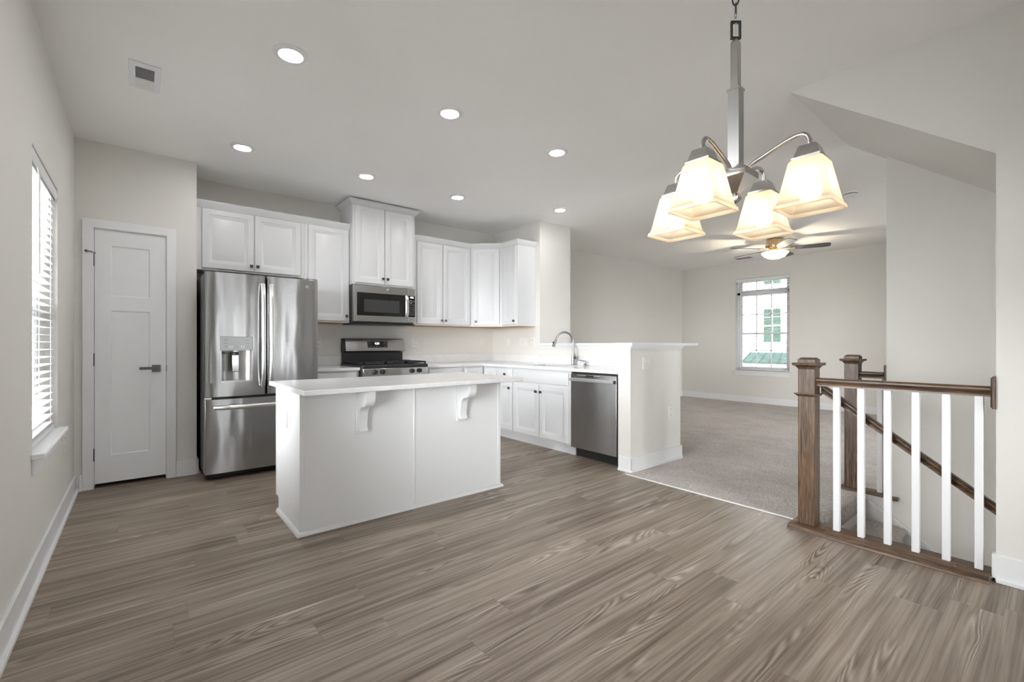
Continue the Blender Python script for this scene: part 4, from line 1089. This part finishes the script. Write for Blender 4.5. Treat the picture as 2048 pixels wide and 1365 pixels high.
for yy in (.865, .747, .627, .509, .390, .272):
    MB().box(XC-.016, yy-.016, .0302, XC+.016, yy+.016, .888).build('baluster', 'trim', t, .002)
for x_, y_ in ((3.20, .925), (3.165, .915), (3.18, .345), (3.145, .35)):
    MB().lathe([(.008, 0), (.008, .003), (.004, .005)], (x_, y_, .0301), 'z', 12).build('screw_plug', 'woody', t)
t = thing('stair_handrail', (3.292, .9, .8), 'dark oak handrail descending from the front newel post', 'handrail')
hy0, hz0, hs = .964, .842, .735
m = MB(); R = []
for yy in (hy0, RY-1.6):
    R.append([(3.292+a, yy, hz0+b-hs*(hy0-yy)) for a, b in RAIL])
m.loft(R); m.build('rail', 'woody', t)
for yy in (.05, -.9):
    z = hz0-hs*(hy0-yy)
    MB().tube([(RX+.061, yy, z-.05), (3.285, yy, z-.05), (3.292, yy, z+.004)], .006, 8).build('rail_bracket', 'nickel_dark', t)
XC = 4.316
t = thing('stair_railing', (XC, .95, 0), 'short dark oak railing and newel on the far side of the stairs', 'railing')
MB().prism([(XC-.066, .004), (XC-.060, .018), (XC-.054, .022), (XC+.062, .022), (XC+.066, .004)], 'y', SY+.001, 1.135).build('base_plate', 'woody', t)
MB().box(XC-.066, .775, -.004, XC-.0275, SY+.0005, .020).build('plate_return', 'woody', t, .003)
newel(t, XC, 1.056, .0222, 1.058, False)
MB().prism([(XC+a, .880+b) for a, b in RAIL], 'y', SY+.018, 1.010).build('handrail', 'woody', t)
MB(Fr((0, SY+.001, 0), (1, 0, 0), (0, 1, 0))).rings(XC-.024, .855, XC+.042, .985, [(0, 0), (0, .010), (.008, .017)]).build('wall_rosette', 'woodz', t)
MB().box(XC-.016, .872, .0222, XC+.016, .904, .883).build('baluster', 'trim', t, .002)

# ------------------------------------------------------------------ outside: neighbouring houses
HXW = 25.0
t = thing('neighboring_house', (HXW, 10, -3), 'white sided house seen through the far window', 'house')
MB().box(HXW, 0, -3, HXW+6, 22, 9).build('siding_wall', 'siding', t)
def house_window(y0, y1, z0, z1, x, parent, grid=True):
    m = MB()
    for b_ in ((y0-.10, z0-.10, y0, z1+.10), (y1, z0-.10, y1+.10, z1+.10), (y0, z0-.10, y1, z0), (y0, z1, y1, z1+.10)): m.box(x-.05, b_[0], b_[1], x-.001, b_[2], b_[3])
    zc = (z0+z1)/2; m.box(x-.045, y0, zc-.03, x-.001, y1, zc+.03)
    yc = (y0+y1)/2
    if grid:
        m.box(x-.04, yc-.02, z0, x-.001, yc+.02, z1)
        m.box(x-.04, y0, z0+(z1-z0)*.25-.012, x-.001, y1, z0+(z1-z0)*.25+.012); m.box(x-.04, y0, z0+(z1-z0)*.75-.012, x-.001, y1, z0+(z1-z0)*.75+.012)
    f = m.build('window_frame', 'house_trim', parent)
    MB().box(x-.02, y0, z0, x-.002, y1, z1).build('window_pane', 'house_glass', f)
house_window(9.10, 9.93, 1.22, 2.94, HXW, t); house_window(9.10, 9.93, 4.20, 5.9, HXW, t); house_window(13.2, 14.0, 1.22, 2.94, HXW, t); house_window(9.10, 9.93, -1.6, -.28, HXW, t)
MB().box(HXW-.03, 8.4, -3, HXW-.0005, 10.6, -.15).build('porch_wall', 'house_cream', t)
m = MB(); m.loft([[(HXW-.001, 8.65, .70), (HXW-.001, 10.55, .70), (HXW-.001, 10.55, .62), (HXW-.001, 8.65, .62)], [(HXW-1.3, 8.35, .24), (HXW-1.3, 10.45, .24), (HXW-1.3, 10.45, .16), (HXW-1.3, 8.35, .16)]])
pr = m.build('porch_roof', 'green_metal', t)
m = MB()
for k in range(6):
    f_ = k/5; ya, yb_ = 8.65+1.9*f_, 8.35+2.1*f_
    m.loft([[(HXW-.002, ya-.015, .702), (HXW-.002, ya+.015, .702), (HXW-.002, ya+.015, .735), (HXW-.002, ya-.015, .735)], [(HXW-1.3, yb_-.015, .242), (HXW-1.3, yb_+.015, .242), (HXW-1.3, yb_+.015, .275), (HXW-1.3, yb_-.015, .275)]])
m.build('roof_seams', 'green_metal', pr)
MB().box(HXW-1.28, 8.4, -.02, HXW-1.2, 10.4, .155).build('porch_fascia', 'house_trim', t)
t = thing('neighboring_house', (-2.2, 10, -3), 'pale house glimpsed through the left window blind', 'house')
MB().box(-6, 9.6, -3, -.85, 13, 1.9).build('siding_wall', 'siding', t)
FH = Fr((0, 9.6, 0), (1, 0, 0), (0, -1, 0))
for u_ in (-1.12, -1.42):
    m = MB(FH); m.box(u_-.10, .001, -.4, u_-.07, .05, 1.5); m.box(u_+.07, .001, -.4, u_+.10, .05, 1.5); m.box(u_-.07, .001, 1.44, u_+.07, .05, 1.5); m.box(u_-.07, .001, .5, u_+.07, .04, .54)
    f = m.build('window_frame', 'house_trim', t); MB(FH).box(u_-.07, .0012, -.4, u_+.07, .02, 1.44).build('window_pane', 'house_glass', f)

# unseen blocks shaped as adjoining houses, added to shade the house across the lane
t = thing('added_shade_blocks', (4.4, 22, -3), 'unseen building blocks added around the room to shade the house opposite', 'house')
MB().box(XL-.16, YB+.4, -3, XR+.15, 45, 9).build('shade_block', 'siding', t)
MB().box(7.7, -40, -3, XR+.15, YR-1.5, 9).build('shade_block', 'siding', t)
MB().box(XL-.16, YR-.15, H+.35, XR+.15, YB+.39, 9).build('shade_block_top', 'siding', t)
